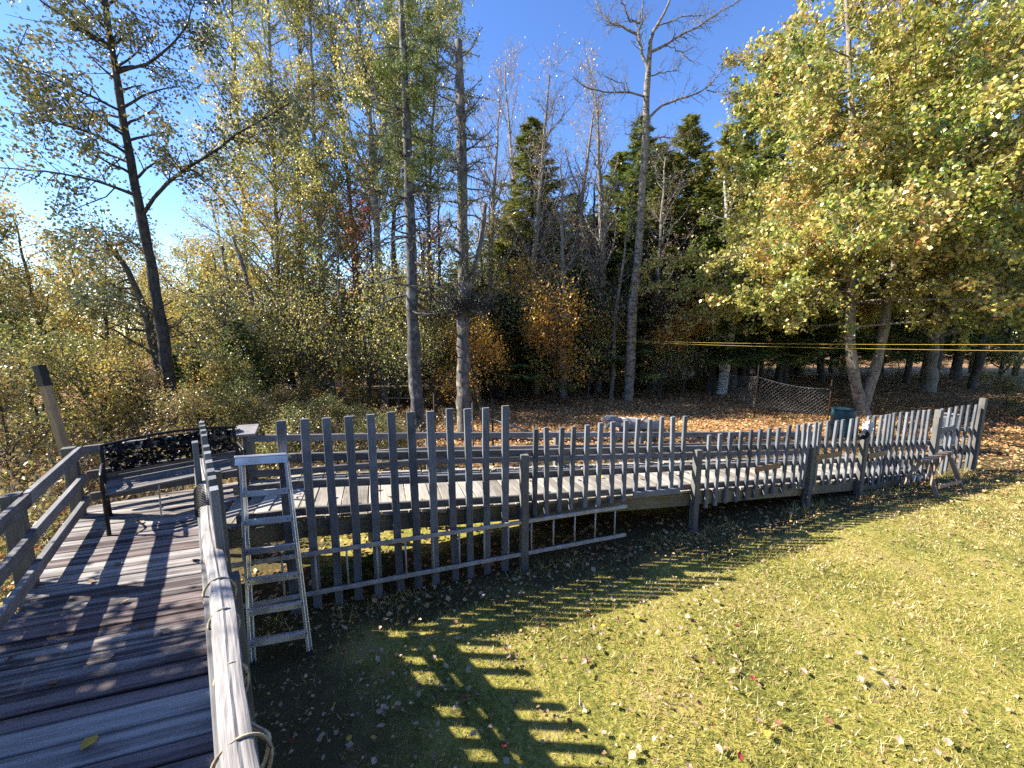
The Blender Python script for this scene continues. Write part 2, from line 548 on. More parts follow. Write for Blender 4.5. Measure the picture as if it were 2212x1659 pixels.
def capped_tube(name, pts, r, mat, parent=None, s=12, r2=None, jitter=0.0, seed=1):
    """a single solid tube or log with end caps"""
    rng = np.random.default_rng(seed)
    P = wire(pts, r, r2)
    n = len(P)
    C = P[:, :3]
    T = np.gradient(C, axis=0)
    T /= np.linalg.norm(T, axis=1, keepdims=True)
    ref = np.array([1.0, 0, 0]) if abs(T[0, 2]) > 0.8 else np.array([0, 0, 1.0])
    A = np.cross(T, ref)
    A /= np.linalg.norm(A, axis=1, keepdims=True)
    B = np.cross(T, A)
    th = np.arange(s) * 2 * np.pi / s
    rr = P[:, 3][:, None] * (1 + jitter * rng.normal(size=(n, s)))
    pts3 = C[:, None] + (A[:, None] * np.cos(th)[None, :, None] + B[:, None] * np.sin(th)[None, :, None]) * rr[..., None]
    v = [tuple(x) for x in pts3.reshape(-1, 3)]
    f = [(i * s + j, i * s + (j + 1) % s, (i + 1) * s + (j + 1) % s, (i + 1) * s + j) for i in range(n - 1) for j in range(s)]
    f += [tuple(range(s - 1, -1, -1)), tuple(range((n - 1) * s, n * s))]
    me = bpy.data.meshes.new(name)
    me.from_pydata(v, [], f)
    me.polygons.foreach_set('use_smooth', [len(p.vertices) == 4 for p in me.polygons])
    return obj(name, me, mat, parent)


def leaf_quads(pos, size, rng, droop=0.0, flat=0.0, aspect=0.8, nrm=None, curl=0.12):
    """kite-shaped leaves, folded along the midrib: 4 verts, 2 tris each"""
    n = len(pos)
    N = rng.normal(size=(n, 3))
    N[:, 2] = np.abs(N[:, 2]) + flat
    N /= np.linalg.norm(N, axis=1, keepdims=True)
    D = rng.normal(size=(n, 3))
    D[:, 2] -= droop
    D -= N * (D * N).sum(1, keepdims=True)
    D /= np.linalg.norm(D, axis=1, keepdims=True) + 1e-9
    S = np.cross(N, D)
    sz = (size * rng.uniform(0.7, 1.3, n))[:, None]
    b = pos - D * sz * 0.5
    tip = pos + D * sz * 0.5
    mid = pos + N * sz * curl - D * sz * 0.06
    l = mid + S * sz * 0.5 * aspect
    r = mid - S * sz * 0.5 * aspect
    V = np.stack([b, l, tip, r], 1).reshape(-1, 3)
    i = np.arange(n)[:, None] * 4
    F = np.concatenate([i + np.array([[0, 1, 2]]), i + np.array([[0, 2, 3]])])
    return V, F


def resample(path, n, rng=None, jit=0.0):
    """path list of (Vector, r) -> (n,4) smooth"""
    p = np.array([[*q[:3], q[3]] for q in path], float)
    d = np.concatenate([[0], np.cumsum(np.linalg.norm(np.diff(p[:, :3], axis=0), axis=1))])
    t = np.linspace(0, d[-1], n)
    out = np.stack([np.interp(t, d, p[:, k]) for k in range(4)], 1)
    for _ in range(2):                                   # relax kinks
        out[1:-1, :3] = out[1:-1, :3] * 0.5 + (out[:-2, :3] + out[2:, :3]) * 0.25
    if rng is not None and jit:
        out[1:, :2] += rng.normal(size=(n - 1, 2)) * jit
        out[:, 3] *= 1 + rng.normal(size=n) * 0.05
    return out


def unit(v):
    return v / (np.linalg.norm(v) + 1e-9)


def sprout(rng, parents, count, length, r_ratio, t0=0.25, up=0.3, fwd=0.5, n=5, wander=0.18, grav=0.0, rmin=0.004, taper=0.25, lenfall=0.5):
    """grow child branches off parent polylines, weighted by length"""
    out = []
    if not parents:
        return out
    lens = np.array([np.linalg.norm(np.diff(p[:, :3], axis=0), axis=1).sum() for p in parents])
    pick = rng.choice(len(parents), count, p=lens / lens.sum())
    for pi in pick:
        p = parents[pi]
        t = rng.uniform(t0, 1.0)
        x = t * (len(p) - 1)
        i = min(int(x), len(p) - 2)
        f = x - i
        o = p[i] * (1 - f) + p[i + 1] * f
        tan = unit(p[i + 1, :3] - p[i, :3])
        side = rng.normal(size=3)
        side = unit(side - tan * side.dot(tan))
        d = unit(side + tan * fwd + np.array([0, 0, up]))
        L = length * rng.uniform(0.5, 1.2) * (1 - lenfall * t)
        q = np.zeros((n, 4))
        q[0, :3] = o[:3]
        r0 = max(rmin, o[3] * r_ratio)
        q[:, 3] = np.linspace(r0, max(rmin * 0.6, r0 * taper), n)
        for k in range(1, n):
            d = unit(d + rng.normal(size=3) * wander + np.array([0, 0, -grav + up * 0.12]))
            q[k, :3] = q[k - 1, :3] + d * L / (n - 1)
        out.append(q)
    return out


def leaves_on(rng, twigs, per, spread, t0=0.2):
    P = []
    for q in twigs:
        m = per if isinstance(per, int) else int(rng.integers(*per))
        t = rng.uniform(t0, 1, m) * (len(q) - 1)
        i = np.minimum(t.astype(int), len(q) - 2)
        f = (t - i)[:, None]
        P.append(q[i, :3] * (1 - f) + q[i + 1, :3] * f)
    P = np.concatenate(P)
    return P + rng.normal(size=P.shape) * spread


def finish_tree(name, base, label, wood, barkm, leafV=None, leafm=None, group=None, cat='tree', extra=None, trunk_only=None):
    """wood polylines are in world space, converted to the tree's own"""
    t = thing(name, base, label, cat, group)
    b = np.array(base, float)
    v, f = tubes(wood)
    me = mesh_np('trunk', v - b, f, True)
    obj('trunk', me, barkm, t, Matrix.Translation(Vector(base)))
    if leafV is not None:
        lm = mesh_np('crown', leafV[0] - b, leafV[1])
        obj('crown', lm, leafm, t, Matrix.Translation(Vector(base)))
    return t


def copy_tree(src, name, loc, rz, sc, label, group, cat='tree'):
    o = bpy.data.objects.new(name, None)
    o.empty_display_size = 0.2
    m = Matrix.Translation(Vector(loc)) @ Matrix.Rotation(rz, 4, 'Z') @ Matrix.Diagonal((sc[0], sc[0], sc[1], 1))
    put(o, m)
    props(o, label, cat, group)
    for ch in src.children:
        c = ch.copy()
        col.objects.link(c)
        c.parent = o
        c.matrix_parent_inverse = Matrix.Identity(4)
        c.matrix_basis = Matrix.Identity(4)
        W[c.name] = m.copy()
    return o

# ------------------------------------------------------------------ setting: the ground
rs = np.random.default_rng(11)


def ground_sheet():
    def axis(lo, hi, fine_lo, fine_hi, step, coarse):
        a = np.concatenate([np.arange(lo, fine_lo, coarse), np.arange(fine_lo, fine_hi, step), np.arange(fine_hi, hi + coarse, coarse)])
        return a
    xs = axis(-150, 150, -8, 14, 0.25, 6)
    ys = axis(-40, 220, 0, 16, 0.25, 6)
    X, Y = np.meshgrid(xs, ys, indexing='ij')
    Z = 0.009 * np.sin(X * 1.3 + 0.7 * Y) * np.sin(Y * 0.9) + 0.006 * np.sin(X * 3.1) * np.sin(Y * 2.7 + 1)
    Z -= 0.02
    v = np.stack([X, Y, Z], -1).reshape(-1, 3)
    nx, ny = len(xs), len(ys)
    i, j = np.meshgrid(np.arange(nx - 1), np.arange(ny - 1), indexing='ij')
    a = (i * ny + j).ravel()
    f = np.stack([a, a + ny, a + ny + 1, a + 1], 1)
    return mesh_np('ground', v, f, True)


gm, n, out = new_mat('lawn_and_forest_floor')
geo = node(n, 'ShaderNodeNewGeometry')
n1 = node(n, 'ShaderNodeTexNoise'); n1.inputs['Scale'].default_value = 1.1; n1.inputs['Detail'].default_value = 6
n2 = node(n, 'ShaderNodeTexNoise'); n2.inputs['Scale'].default_value = 26; n2.inputs['Detail'].default_value = 5
for q in (n1, n2):
    n.links.new(geo.outputs['Position'], q.inputs['Vector'])
mixv = math_node(n, 'ADD', math_node(n, 'MULTIPLY', n1.outputs[0], 0.55), math_node(n, 'MULTIPLY', n2.outputs[0], 0.5))
lawn = ramp(n, [(0.36, (0.07, 0.075, 0.02)), (0.47, (0.17, 0.175, 0.04)), (0.56, (0.28, 0.25, 0.06)), (0.66, (0.31, 0.24, 0.11))])
n.links.new(mixv, lawn.inputs[0])
wood_floor = ramp(n, [(0.36, (0.07, 0.04, 0.024)), (0.5, (0.22, 0.12, 0.06)), (0.62, (0.40, 0.25, 0.12))])
n.links.new(mixv, wood_floor.inputs[0])
sx = node(n, 'ShaderNodeSeparateXYZ')
n.links.new(geo.outputs['Position'], sx.inputs[0])
lim = math_node(n, 'ADD', math_node(n, 'MULTIPLY', sx.outputs[0], 0.15), 6.8)
dd = math_node(n, 'SUBTRACT', sx.outputs[1], lim)
dd = math_node(n, 'ADD', dd, math_node(n, 'MULTIPLY', math_node(n, 'SUBTRACT', n1.outputs[0], 0.5), 5.0))
dd = math_node(n, 'MULTIPLY', dd, 0.4, True)
mx = node(n, 'ShaderNodeMixRGB')
n.links.new(dd, mx.inputs[0]); n.links.new(lawn.outputs[0], mx.inputs[1]); n.links.new(wood_floor.outputs[0], mx.inputs[2])
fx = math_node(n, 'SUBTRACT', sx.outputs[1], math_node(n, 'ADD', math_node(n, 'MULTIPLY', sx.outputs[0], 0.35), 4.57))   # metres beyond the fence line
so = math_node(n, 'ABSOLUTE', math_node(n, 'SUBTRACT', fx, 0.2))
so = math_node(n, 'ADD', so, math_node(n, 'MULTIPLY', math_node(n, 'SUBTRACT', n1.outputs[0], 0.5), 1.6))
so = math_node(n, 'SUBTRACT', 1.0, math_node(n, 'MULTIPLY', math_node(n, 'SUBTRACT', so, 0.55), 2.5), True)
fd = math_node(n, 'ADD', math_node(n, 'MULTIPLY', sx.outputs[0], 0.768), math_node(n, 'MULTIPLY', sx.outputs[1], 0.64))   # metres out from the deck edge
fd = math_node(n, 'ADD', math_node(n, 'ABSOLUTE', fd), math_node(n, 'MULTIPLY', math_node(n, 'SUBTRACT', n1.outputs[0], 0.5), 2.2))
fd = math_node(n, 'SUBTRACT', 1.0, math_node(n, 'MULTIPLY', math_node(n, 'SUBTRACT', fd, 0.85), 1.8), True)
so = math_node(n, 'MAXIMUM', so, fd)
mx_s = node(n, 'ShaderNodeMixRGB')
n.links.new(math_node(n, 'MULTIPLY', so, 0.85), mx_s.inputs[0]); n.links.new(mx.outputs[0], mx_s.inputs[1]); mx_s.inputs[2].default_value = (0.06, 0.045, 0.03, 1)  # bare soil by fence and deck; its dark tone also paints in shade
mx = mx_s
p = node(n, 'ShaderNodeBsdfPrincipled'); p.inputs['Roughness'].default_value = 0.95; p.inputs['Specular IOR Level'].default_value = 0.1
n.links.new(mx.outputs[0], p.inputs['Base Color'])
bp = node(n, 'ShaderNodeBump'); bp.inputs['Strength'].default_value = 0.8; bp.inputs['Distance'].default_value = 0.03
n.links.new(n2.outputs[0], bp.inputs['Height']); n.links.new(bp.outputs[0], p.inputs['Normal'])
n.links.new(p.outputs[0], out.inputs[0])
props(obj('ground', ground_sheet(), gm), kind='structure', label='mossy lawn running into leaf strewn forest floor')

# ------------------------------------------------------------------ the deck
DZ = 1.05
U = Vector((0.953, 0.303, 0))
V_ = Vector((-0.303, 0.953, 0))
LEFT = (Vector((-3.34, 2.30, 0)), Vector((-0.62, 0.785, 0)))
NEAR = (Vector((0.03, 0, 0)), Vector((-0.64, 0.768, 0)))
END = (Vector((-4.70, 4.16, 0)), Vector((1.26, 0.79, 0)))
RSTART = (Vector((-3.0, 3.58, 0)), Vector((-0.44, 1.35, 0)))


def cut(s, line):
    """t along U where the board line v=s meets a plan line"""
    o, d = line
    # s*V + t*U = o + k*d ; take component along V
    k = (s - o.dot(V_)) / d.dot(V_)
    return (o + d * k).dot(U)


deck = thing('wooden_deck', (-2.6, 2.4, 0), 'weathered grey board deck in dappled shade leading to the black bench', 'deck')
s_corner = RSTART[0].dot(V_)
prng = random.Random(4)
s = -0.4
while s < 6.2:
    w = prng.choice([0.14, 0.14, 0.12, 0.142, 0.09, 0.09])
    s0, s1 = s, s + w
    s += w + prng.uniform(0.006, 0.014)
    lo = [max(cut(q, LEFT), cut(q, END)) if q > END[0].dot(V_) - 0.6 else cut(q, LEFT) for q in (s0, s1)]
    hi = [cut(q, NEAR) if q < s_corner else cut(q, RSTART) for q in (s0, s1)]
    if hi[0] - lo[0] < 0.08 or hi[1] - lo[1] < 0.02:
        continue
    e0, e1 = prng.uniform(-0.015, 0.02), prng.uniform(-0.01, 0.025)
    c4 = [V_ * s0 + U * (lo[0] - e0), V_ * s0 + U * (hi[0] + e1), V_ * s1 + U * (hi[1] + e1), V_ * s1 + U * (lo[1] - e0)]
    cen = sum(c4, Vector()) / 4
    mw = Matrix((U, V_, Vector((0, 0, 1)))).transposed().to_4x4()
    dz = prng.uniform(-0.004, 0.004)
    mw.translation = Vector((cen.x, cen.y, DZ - 0.019 + dz))
    inv = mw.inverted()
    pts = [inv @ Vector((c.x, c.y, mw.translation.z)) for c in c4]
    me = bpy.data.meshes.new('plank')
    ch = 0.005
    vv = []
    for zz, inset in ((-0.019, 0), (0.019 - ch, 0), (0.019, ch)):
        for q in pts:
            vv.append((q.x - math.copysign(inset, q.x), q.y - math.copysign(inset, q.y), zz))
    ff = [(3, 2, 1, 0), (8, 9, 10, 11)]
    for lv in (0, 4):
        for j in range(4):
            ff.append((lv + j, lv + (j + 1) % 4, lv + 4 + (j + 1) % 4, lv + 4 + j))
    me.from_pydata(vv, [], ff)
    obj('plank', me, M['deck_dark'] if prng.random() < 0.42 else M['deck'], deck, mw)
# joists and rim boards below
nd = Vector((-0.64, 0.768, 0))
for line, off in ((NEAR, -0.03), (LEFT, 0.05)):
    o, d = line
    side = Vector((d.y, -d.x, 0)).normalized() * off * (1 if line is NEAR else 1)
    a = o + d * (-0.6 if line is NEAR else -3.4) + side
    b = (Vector((-2.98, 3.56, 0)) if line is NEAR else Vector((-4.66, 4.02, 0))) + side
    timber('rim_joist', (a.x, a.y, DZ - 0.135), (b.x, b.y, DZ - 0.135), 0.04, 0.18, M['stringer'], deck)
timber('rim_joist', (-4.68, 4.12, DZ - 0.135), (-3.45, 4.90, DZ - 0.135), 0.04, 0.18, M['stringer'], deck)
for (x, y) in ((-3.05, 3.52), (-3.5, 4.8), (-4.55, 4.02), (-3.55, 2.75), (-2.45, 1.3)):
    timber('support_post', (x, y, -0.1), (x, y, DZ - 0.06), 0.1, 0.1, M['post'], deck, up=(0, 1, 0))

# ------------------------------------------------------------------ unseen house behind the viewer, added to cut sky light on the fence
M['siding'] = wood_mat('brown_siding', (0.06, 0.045, 0.035), (0.14, 0.11, 0.085))
M['glass'] = plain_mat('dark_glass', (0.02, 0.025, 0.03), 0.1, 0, .2, 3, None, .6)
M['shingle'] = plain_mat('roof_shingle', (0.05, 0.048, 0.046), .9, 0, .4, 9)
hs_ = thing('house', (5.5, -5, 0), 'unseen brown clapboard house behind the deck, added to block sky light', 'house')
for k in range(26):
    z = 0.1 + k * 0.2
    timber('clapboard', (-2.6, -1.75, z), (14.0, -1.75, z), 0.04, 0.205, M['siding'], hs_, up=(0, -.1, 1))
for a, b in (((-2.6, -1.8), (-2.6, -9)), ((14, -1.8), (14, -9)), ((-2.6, -9), (14, -9))):
    timber('wall', (*a, 2.6), (*b, 2.6), 0.1, 5.4, M['siding'], hs_)
for y0, y1, z0, z1 in ((-1.2, -5.4, 5.2, 7.4), (-9.6, -5.4, 5.2, 7.4)):
    timber('roof', (-3, (y0 + y1) / 2, (z0 + z1) / 2), (14.4, (y0 + y1) / 2, (z0 + z1) / 2), math.hypot(y1 - y0, z1 - z0), 0.12, M['shingle'], hs_, up=(0, (z1 - z0) * (1 if y0 > y1 else -1), abs(y1 - y0)))
for x in (3.2, 7.5, 11.5):
    w = timber('window', (x - .6, -1.71, 2.4), (x + .6, -1.71, 2.4), 0.06, 1.2, M['glass'], hs_)
    timber('sill', (x - .7, -1.68, 1.76), (x + .7, -1.68, 1.76), 0.12, 0.05, M['whitestake'], w)
dr0 = timber('door', (-.2, -1.70, 2.05), (.75, -1.70, 2.05), 0.06, 2.0, M['newboard'], hs_)

# ------------------------------------------------------------------ near railing with side pickets and rope
nr = thing('deck_railing', (-1.6, 1.9, 0), 'bleached pole handrail beside the deck with tall grey pickets seen edge on', 'railing')
np0, np1 = Vector((0.42, -0.5, 0)), Vector((-3.02, 3.62, 0))
hrng = np.random.default_rng(77)
HL = (np1 - np0).length
ns, na = 60, 28
groove = 1 + 0.05 * hrng.normal(size=na)
groove[hrng.integers(0, na, 6)] -= 0.16
hv, hf = [], []
for i in range(ns):
    xx = -HL / 2 + HL * i / (ns - 1)
    slow = 1 + 0.04 * math.sin(i * .7) + 0.03 * math.sin(i * .23 + 1)
    for k in range(na):
        a = 2 * math.pi * k / na
        ca, sa_ = math.cos(a), math.sin(a)
        sq = (abs(ca) ** 3.2 + abs(sa_) ** 3.2) ** (-1 / 3.2)
        rr_ = 0.041 * sq * slow * groove[k] * (1 + 0.02 * hrng.normal())
        hv.append((xx, rr_ * ca * 1.05 + 0.006 * math.sin(i * .35), rr_ * sa_ + 0.005 * math.sin(i * .5 + 2)))
for i in range(ns - 1):
    for k in range(na):
        hf.append((i * na + k, i * na + (k + 1) % na, (i + 1) * na + (k + 1) % na, (i + 1) * na + k))
hme = bpy.data.meshes.new('handrail')
hme.from_pydata(hv, [], hf + [tuple(range(na - 1, -1, -1)), tuple(range((ns - 1) * na, ns * na))])
obj('handrail', hme, M['pole'], nr, frame((np0.x + .012, np0.y + .01, 1.738), (np1.x + .012, np1.y + .01, 1.738)))
timber('rail', (*np0.xy, 1.68), (*np1.xy, 1.68), 0.09, 0.04, M['rail'], nr)
for z, h in ((1.50, .09), (1.16, .24)):
    timber('rail', (np0.x + .03, np0.y + .03, z), (np1.x + .03, np1.y + .03, z), 0.04, h, M['rail'], nr)
nrn = Vector((0.768, 0.64, 0))
for (x, y, zt) in ((-1.60, 2.03, 1.62), (-2.37, 2.96, 1.90), (-0.55, 0.78, 1.60)):
    timber('post', (x, y, -0.1), (x, y, zt), 0.1, 0.1, M['post'], nr, up=(0.768, 0.64, 0))
for k in range(11):
    q = Vector((-1.69, 2.08, 0)).lerp(Vector((-3.04, 3.70, 0)), k / 10) + nrn * (0.015 if k != 6 else -0.05)
    timber('picket', (q.x + prng.uniform(-.006, .006), q.y, 0.02), (q.x, q.y, 2.115 + prng.uniform(-.01, .01)), 0.082, 0.04, M['picket'], nr, up=(0.768, 0.64, 0))

# rope wound round the handrail
rpts = []
axis = (np1 - np0).normalized()
loops = [0.45, 0.95, 1.40, 1.75, 2.12, 2.40, 2.75]
path = []
side = nrn
for k in range(len(loops)):
    c = np0 + axis * (loops[k] + 0.55)
    big = 0.068 + (0.0, 0.012, 0.035, 0.0, 0.006, 0.02, 0.0)[k]
    for a in np.linspace(-0.35, 1, 15):
        th = 2 * math.pi * a
        path.append(c + axis * (0.05 * a) + side * (math.cos(th) * big * 0.75 + 0.02) + Vector((0, 0, 1.70 + math.sin(th) * (0.085 if math.sin(th) > 0 else big * 1.3))))
rp_ = wire(path, 0.0075)
rope = tube_obj('rope', [resample([tuple(r) for r in rp_], 420)], M['rope'])
props(rope, 'pale rope wound in loose loops around the bleached handrail', 'rope')
# dark cord bunched near the far end of the handrail
cpts = []
for a in np.linspace(0, 1, 200):
    th = a * 2 * math.pi * 14
    c = np0 + axis * (4.05 + a * 0.5)
    cpts.append(c + side * math.cos(th) * 0.054 + Vector((0, 0, 1.728 + math.sin(th) * 0.054)))
cord = tube_obj('dark_cord', [wire(cpts, 0.008)], M['darktop'])
props(cord, 'dark cord wrapped tightly round the far end of the handrail', 'cord')

# ------------------------------------------------------------------ left railing and end railing
lr = thing('deck_railing', (-3.9, 3.0, 0), 'three rail weathered railing along the left edge of the deck', 'railing')
l0 = Vector((-1.20, -0.42, 0)); l1 = Vector((-4.56, 3.97, 0))
for z, h in ((1.74, 0.10), (1.45, 0.09), (1.20, 0.09)):
    mid = l0.lerp(l1, 0.73)
    timber('rail', (*l0.xy, z), (*mid.xy, z - .004), 0.045, h, M['rail'], lr)
    timber('rail', (*mid.xy, z + .004), (*l1.xy, z), 0.045, h, M['rail'], lr)
ln = Vector((-0.785, -0.62, 0))
for t in (0.38, 0.73, 0.995):
    q = l0.lerp(l1, t) + ln * 0.07
    timber('post', (q.x, q.y, -0.1), (q.x, q.y, 1.80), 0.1, 0.1, M['post'], lr, up=(0.785, 0.62, 0))
er = thing('deck_railing', (-4.0, 4.5, 0), 'weathered railing across the deck end behind the black bench', 'railing')
for z in (1.72, 1.44, 1.19):
    timber('rail', (-4.63, 4.07, z), (-3.47, 4.84, z), 0.045, 0.09, M['rail'], er)

# ------------------------------------------------------------------ ramp
ramp_t = thing('ramp', (2.5, 6.0, 0), 'long sunlit board ramp sloping down behind the picket fence', 'ramp')
perp = Vector((-0.329, 0.944, 0))


def rz(X):
    return min(DZ, ramp_z(X))


X = -2.9
pm = box_mesh(1.36, 0.136, 0.036, 0.005, M['rampwood'], 1)
pm2 = box_mesh(1.39, 0.136, 0.036, 0.005, M['rampwood'], 2)
k = 0
while X < 8.25:
    near = Vector((X, fence_y(X) + 0.03, rz(X) - 0.018 + prng.uniform(-.003, .004)))
    cen = near + perp * (0.69 + prng.uniform(-.02, .02))
    tang = Vector((1, 0.35, (rz(X + .1) - rz(X - .1)) / 0.2)).normalized()
    y = -tang
    x = perp.copy()
    z = x.cross(y)
    mw = Matrix((x, y, z)).transposed().to_4x4() @ Matrix.Rotation(prng.uniform(-.008, .008), 4, 'Z')
    mw.translation = cen
    obj('plank', pm if k % 3 else pm2, None, ramp_t, mw)
    X += 0.1375
    k += 1
for off in (0.02, 1.30):
    for a, b in ((-2.95, -2.2), (-2.2, 2.7), (2.7, 5.4), (5.4, 8.2)):
        pa = Vector((a, fence_y(a) + 0.03, rz(a) - 0.132)) + perp * off
        pb = Vector((b, fence_y(b) + 0.03, rz(b) - 0.132)) + perp * off
        timber('stringer', pa, pb, 0.04, 0.188, M['stringer'], ramp_t)
for Xp in (-1.6, 0.9, 3.2, 5.4):
    q = Vector((Xp, fence_y(Xp) + 0.03, 0)) + perp * 1.22
    timber('support_post', (q.x, q.y, -0.1), (q.x, q.y, rz(Xp) - 0.05), 0.09, 0.09, M['post'], ramp_t, up=(0, 1, 0))

fr = thing('ramp_railing', (1.5, 6.5, 0), 'three rail weathered railing along the far side of the ramp', 'railing')
cuts = [-3.4, -1.25, 0.75, 2.35, 4.4, 6.6]
for a, b in zip(cuts[:-1], cuts[1:]):
    for h in (0.50, 0.28, 0.10):
        timber('rail', (a, far_y(a), rz(a) + h + (0.08 if a < -3 and h == .5 else 0)), (b, far_y(b), rz(b) + h), 0.04, 0.088, M['rail'], fr)
for Xp in cuts[1:]:
    timber('post', (Xp, far_y(Xp) + 0.07, -0.1), (Xp, far_y(Xp) + 0.07, rz(Xp) + 0.53), 0.085, 0.085, M['post'], fr, up=(0.33, -.94, 0))
cp = timber('post', (-3.42, 4.90, -0.1), (-3.42, 4.90, 1.68), 0.11, 0.11, M['post'], fr, up=(0.33, -.94, 0))
timber('post_cap', (-3.53, 4.85, 1.725), (-3.31, 4.925, 1.725), 0.23, 0.04, M['pole'], cp, up=(0.0, -0.42, 1))

# ------------------------------------------------------------------ picket fence panels
fn = Vector((0.34, -0.94, 0))


def panel(label, tops, zt, zb, w, posts, ra, rb, mat=M['picket'], raild=(0.66, 0.37, 0.07)):
    xm = (tops[0] + tops[-1]) / 2
    t = thing('picket_fence', (xm, fence_y(xm), 0), label, 'fence', 'grey picket fence panels along the ramp')
    for i, X in enumerate(tops):
        top = (zt(X) if callable(zt) else zt) + prng.uniform(-.012, .012)
        bot = (zb(i, X) if callable(zb) else zb) + prng.uniform(-.015, .015)
        q = Vector((X, fence_y(X), 0)) + fn * 0.005
        lx = prng.gauss(0, 0.008)
        timber('picket', (q.x + lx, q.y, bot), (q.x - lx, q.y, top), w * prng.uniform(.92, 1.06), 0.036, mat, t, up=fn, ch=0.004, warp=prng.randint(1, 3))
    for h in raild:
        a = Vector((ra, fence_y(ra), rz(ra) + h)) - fn * 0.036
        b = Vector((rb, fence_y(rb), rz(rb) + h)) - fn * 0.036
        if ra < -2.2:
            m = Vector((-2.2, fence_y(-2.2), rz(-2.2) + h)) - fn * 0.036
            timber('rail', a, m, 0.036, 0.088, M['rail'], t)
            a = m
        timber('rail', a, b, 0.036, 0.088, M['rail'], t)
    for (X, z) in posts:
        q = Vector((X, fence_y(X), 0)) + fn * 0.03
        timber('post', (q.x, q.y, -0.1), (q.x, q.y, z), 0.095, 0.095, M['post'], t, up=fn)
    return t


tall = [-2.52, -2.31, -2.11, -1.91, -1.71, -1.51, -1.30, -1.11, -0.91, -0.70, -0.51, -0.31, -0.08]
panel('tallest grey picket fence panel, pickets reaching the ground behind the stepladder', tall[1:], 2.118, 0.02, 0.086, [(0.14, 1.5)], -2.75, 0.17)
low = [0.28, 0.43, 0.62, 0.78, 0.97, 1.16, 1.35, 1.54, 1.72, 1.91, 2.10, 2.29, 2.48]
t = panel('middle height grey picket panel right of the tall pickets, gap below its last ones', low, 1.80, lambda i, X: 0.66 if i < 8 else 0.79 - (i - 8) * .02, 0.064, [(2.72, 1.27)], 0.17, 2.75)
a, b = Vector((1.66, fence_y(1.66), 0.745)) + fn * 0.05, Vector((2.42, fence_y(2.42), 0.70)) + fn * 0.05
timber('loose_board', a, b, 0.03, 0.085, M['picket'], t)
mid = [2.94, 3.13, 3.33, 3.53, 3.73, 3.92, 4.12, 4.30, 4.51, 4.72, 4.87, 4.98, 5.14, 5.24, 5.43, 5.62, 5.80, 6.00, 6.17]
t = panel('low grey picket panel between the middle posts of the ramp', mid, 1.465, lambda i, X: 0.33 - (0.0 if X < 5 else (X - 5) * .06), 0.064, [(5.06, 1.04), (6.38, 1.18)], 2.75, 6.4)
for (x0, x1, h) in ((3.85, 4.35, 0.83), (5.15, 5.75, 0.86)):
    timber('patch_board', Vector((x0, fence_y(x0), h)) + fn * .045, Vector((x1, fence_y(x1), h)) + fn * .045, 0.025, 0.09, M['newboard'], t)
far = [6.45, 6.64, 6.79, 6.95, 7.06, 7.19, 7.37, 7.54, 7.73, 7.90, 8.07, 8.25]
t = panel('low grey picket panel near the foot of the ramp behind the sawhorse', far, 1.465, lambda i, X: 0.12, 0.062, [(8.50, 1.44)], 6.4, 8.5)
timber('patch_board', Vector((6.5, fence_y(6.5), 0.72)) + fn * .045, Vector((7.0, fence_y(7.0), 0.74)) + fn * .045, 0.025, 0.1, M['newboard'], t)
gate = [8.67, 8.93, 9.12, 9.36, 9.58, 9.85]
t = panel('rightmost grey picket panel ending at a tall post on the lawn', gate, 1.45, lambda i, X: 0.06, 0.07, [(10.02, 1.58)], 8.5, 10.0, raild=(0.95 - .02, 0.55))
timber('patch_board', Vector((8.6, fence_y(8.6), 1.0)) + fn * .045, Vector((9.1, fence_y(9.1), 1.03)) + fn * .045, 0.025, 0.1, M['picket'], t)

# ------------------------------------------------------------------ stepladder against the fence
sl = thing('stepladder', (-2.15, 3.2, 0), 'folded aluminium stepladder leaning on the tall pickets', 'ladder')
fL, fR = Vector((-2.34, 3.12, 0.0)), Vector((-1.885, 3.245, 0.0))
tL, tR = at(521, 992, 3.655), at(617, 986, 3.735)
lx = (fR - fL).normalized()
ldir = ((tL + tR) / 2 - (fL + fR) / 2).normalized()
lnrm = lx.cross(ldir).normalized()
if lnrm.y > 0:
    lnrm = -lnrm


def channel(name, p0, p1, w, t, mat, parent, up):
    """C-section extrusion, open to the back"""
    L = (p1 - p0).length
    a, b, c, th = L / 2, w / 2, t / 2, 0.003
    prof = [(-b, -c), (b, -c), (b, c), (b - th, c), (b - th, -c + th), (-b + th, -c + th), (-b + th, c), (-b, c)]
    v = [(x, y, z) for x in (-a, a) for (y, z) in prof]
    f = [(j, (j + 1) % 8, 8 + (j + 1) % 8, 8 + j) for j in range(8)]
    f += [(7, 6, 5, 0), (5, 4, 1, 0), (4, 3, 2, 1), (8, 13, 14, 15), (8, 9, 12, 13), (9, 10, 11, 12)]
    me = bpy.data.meshes.new(name)
    me.from_pydata(v, [], f)
    return obj(name, me, mat, parent, frame(p0, p1, up))


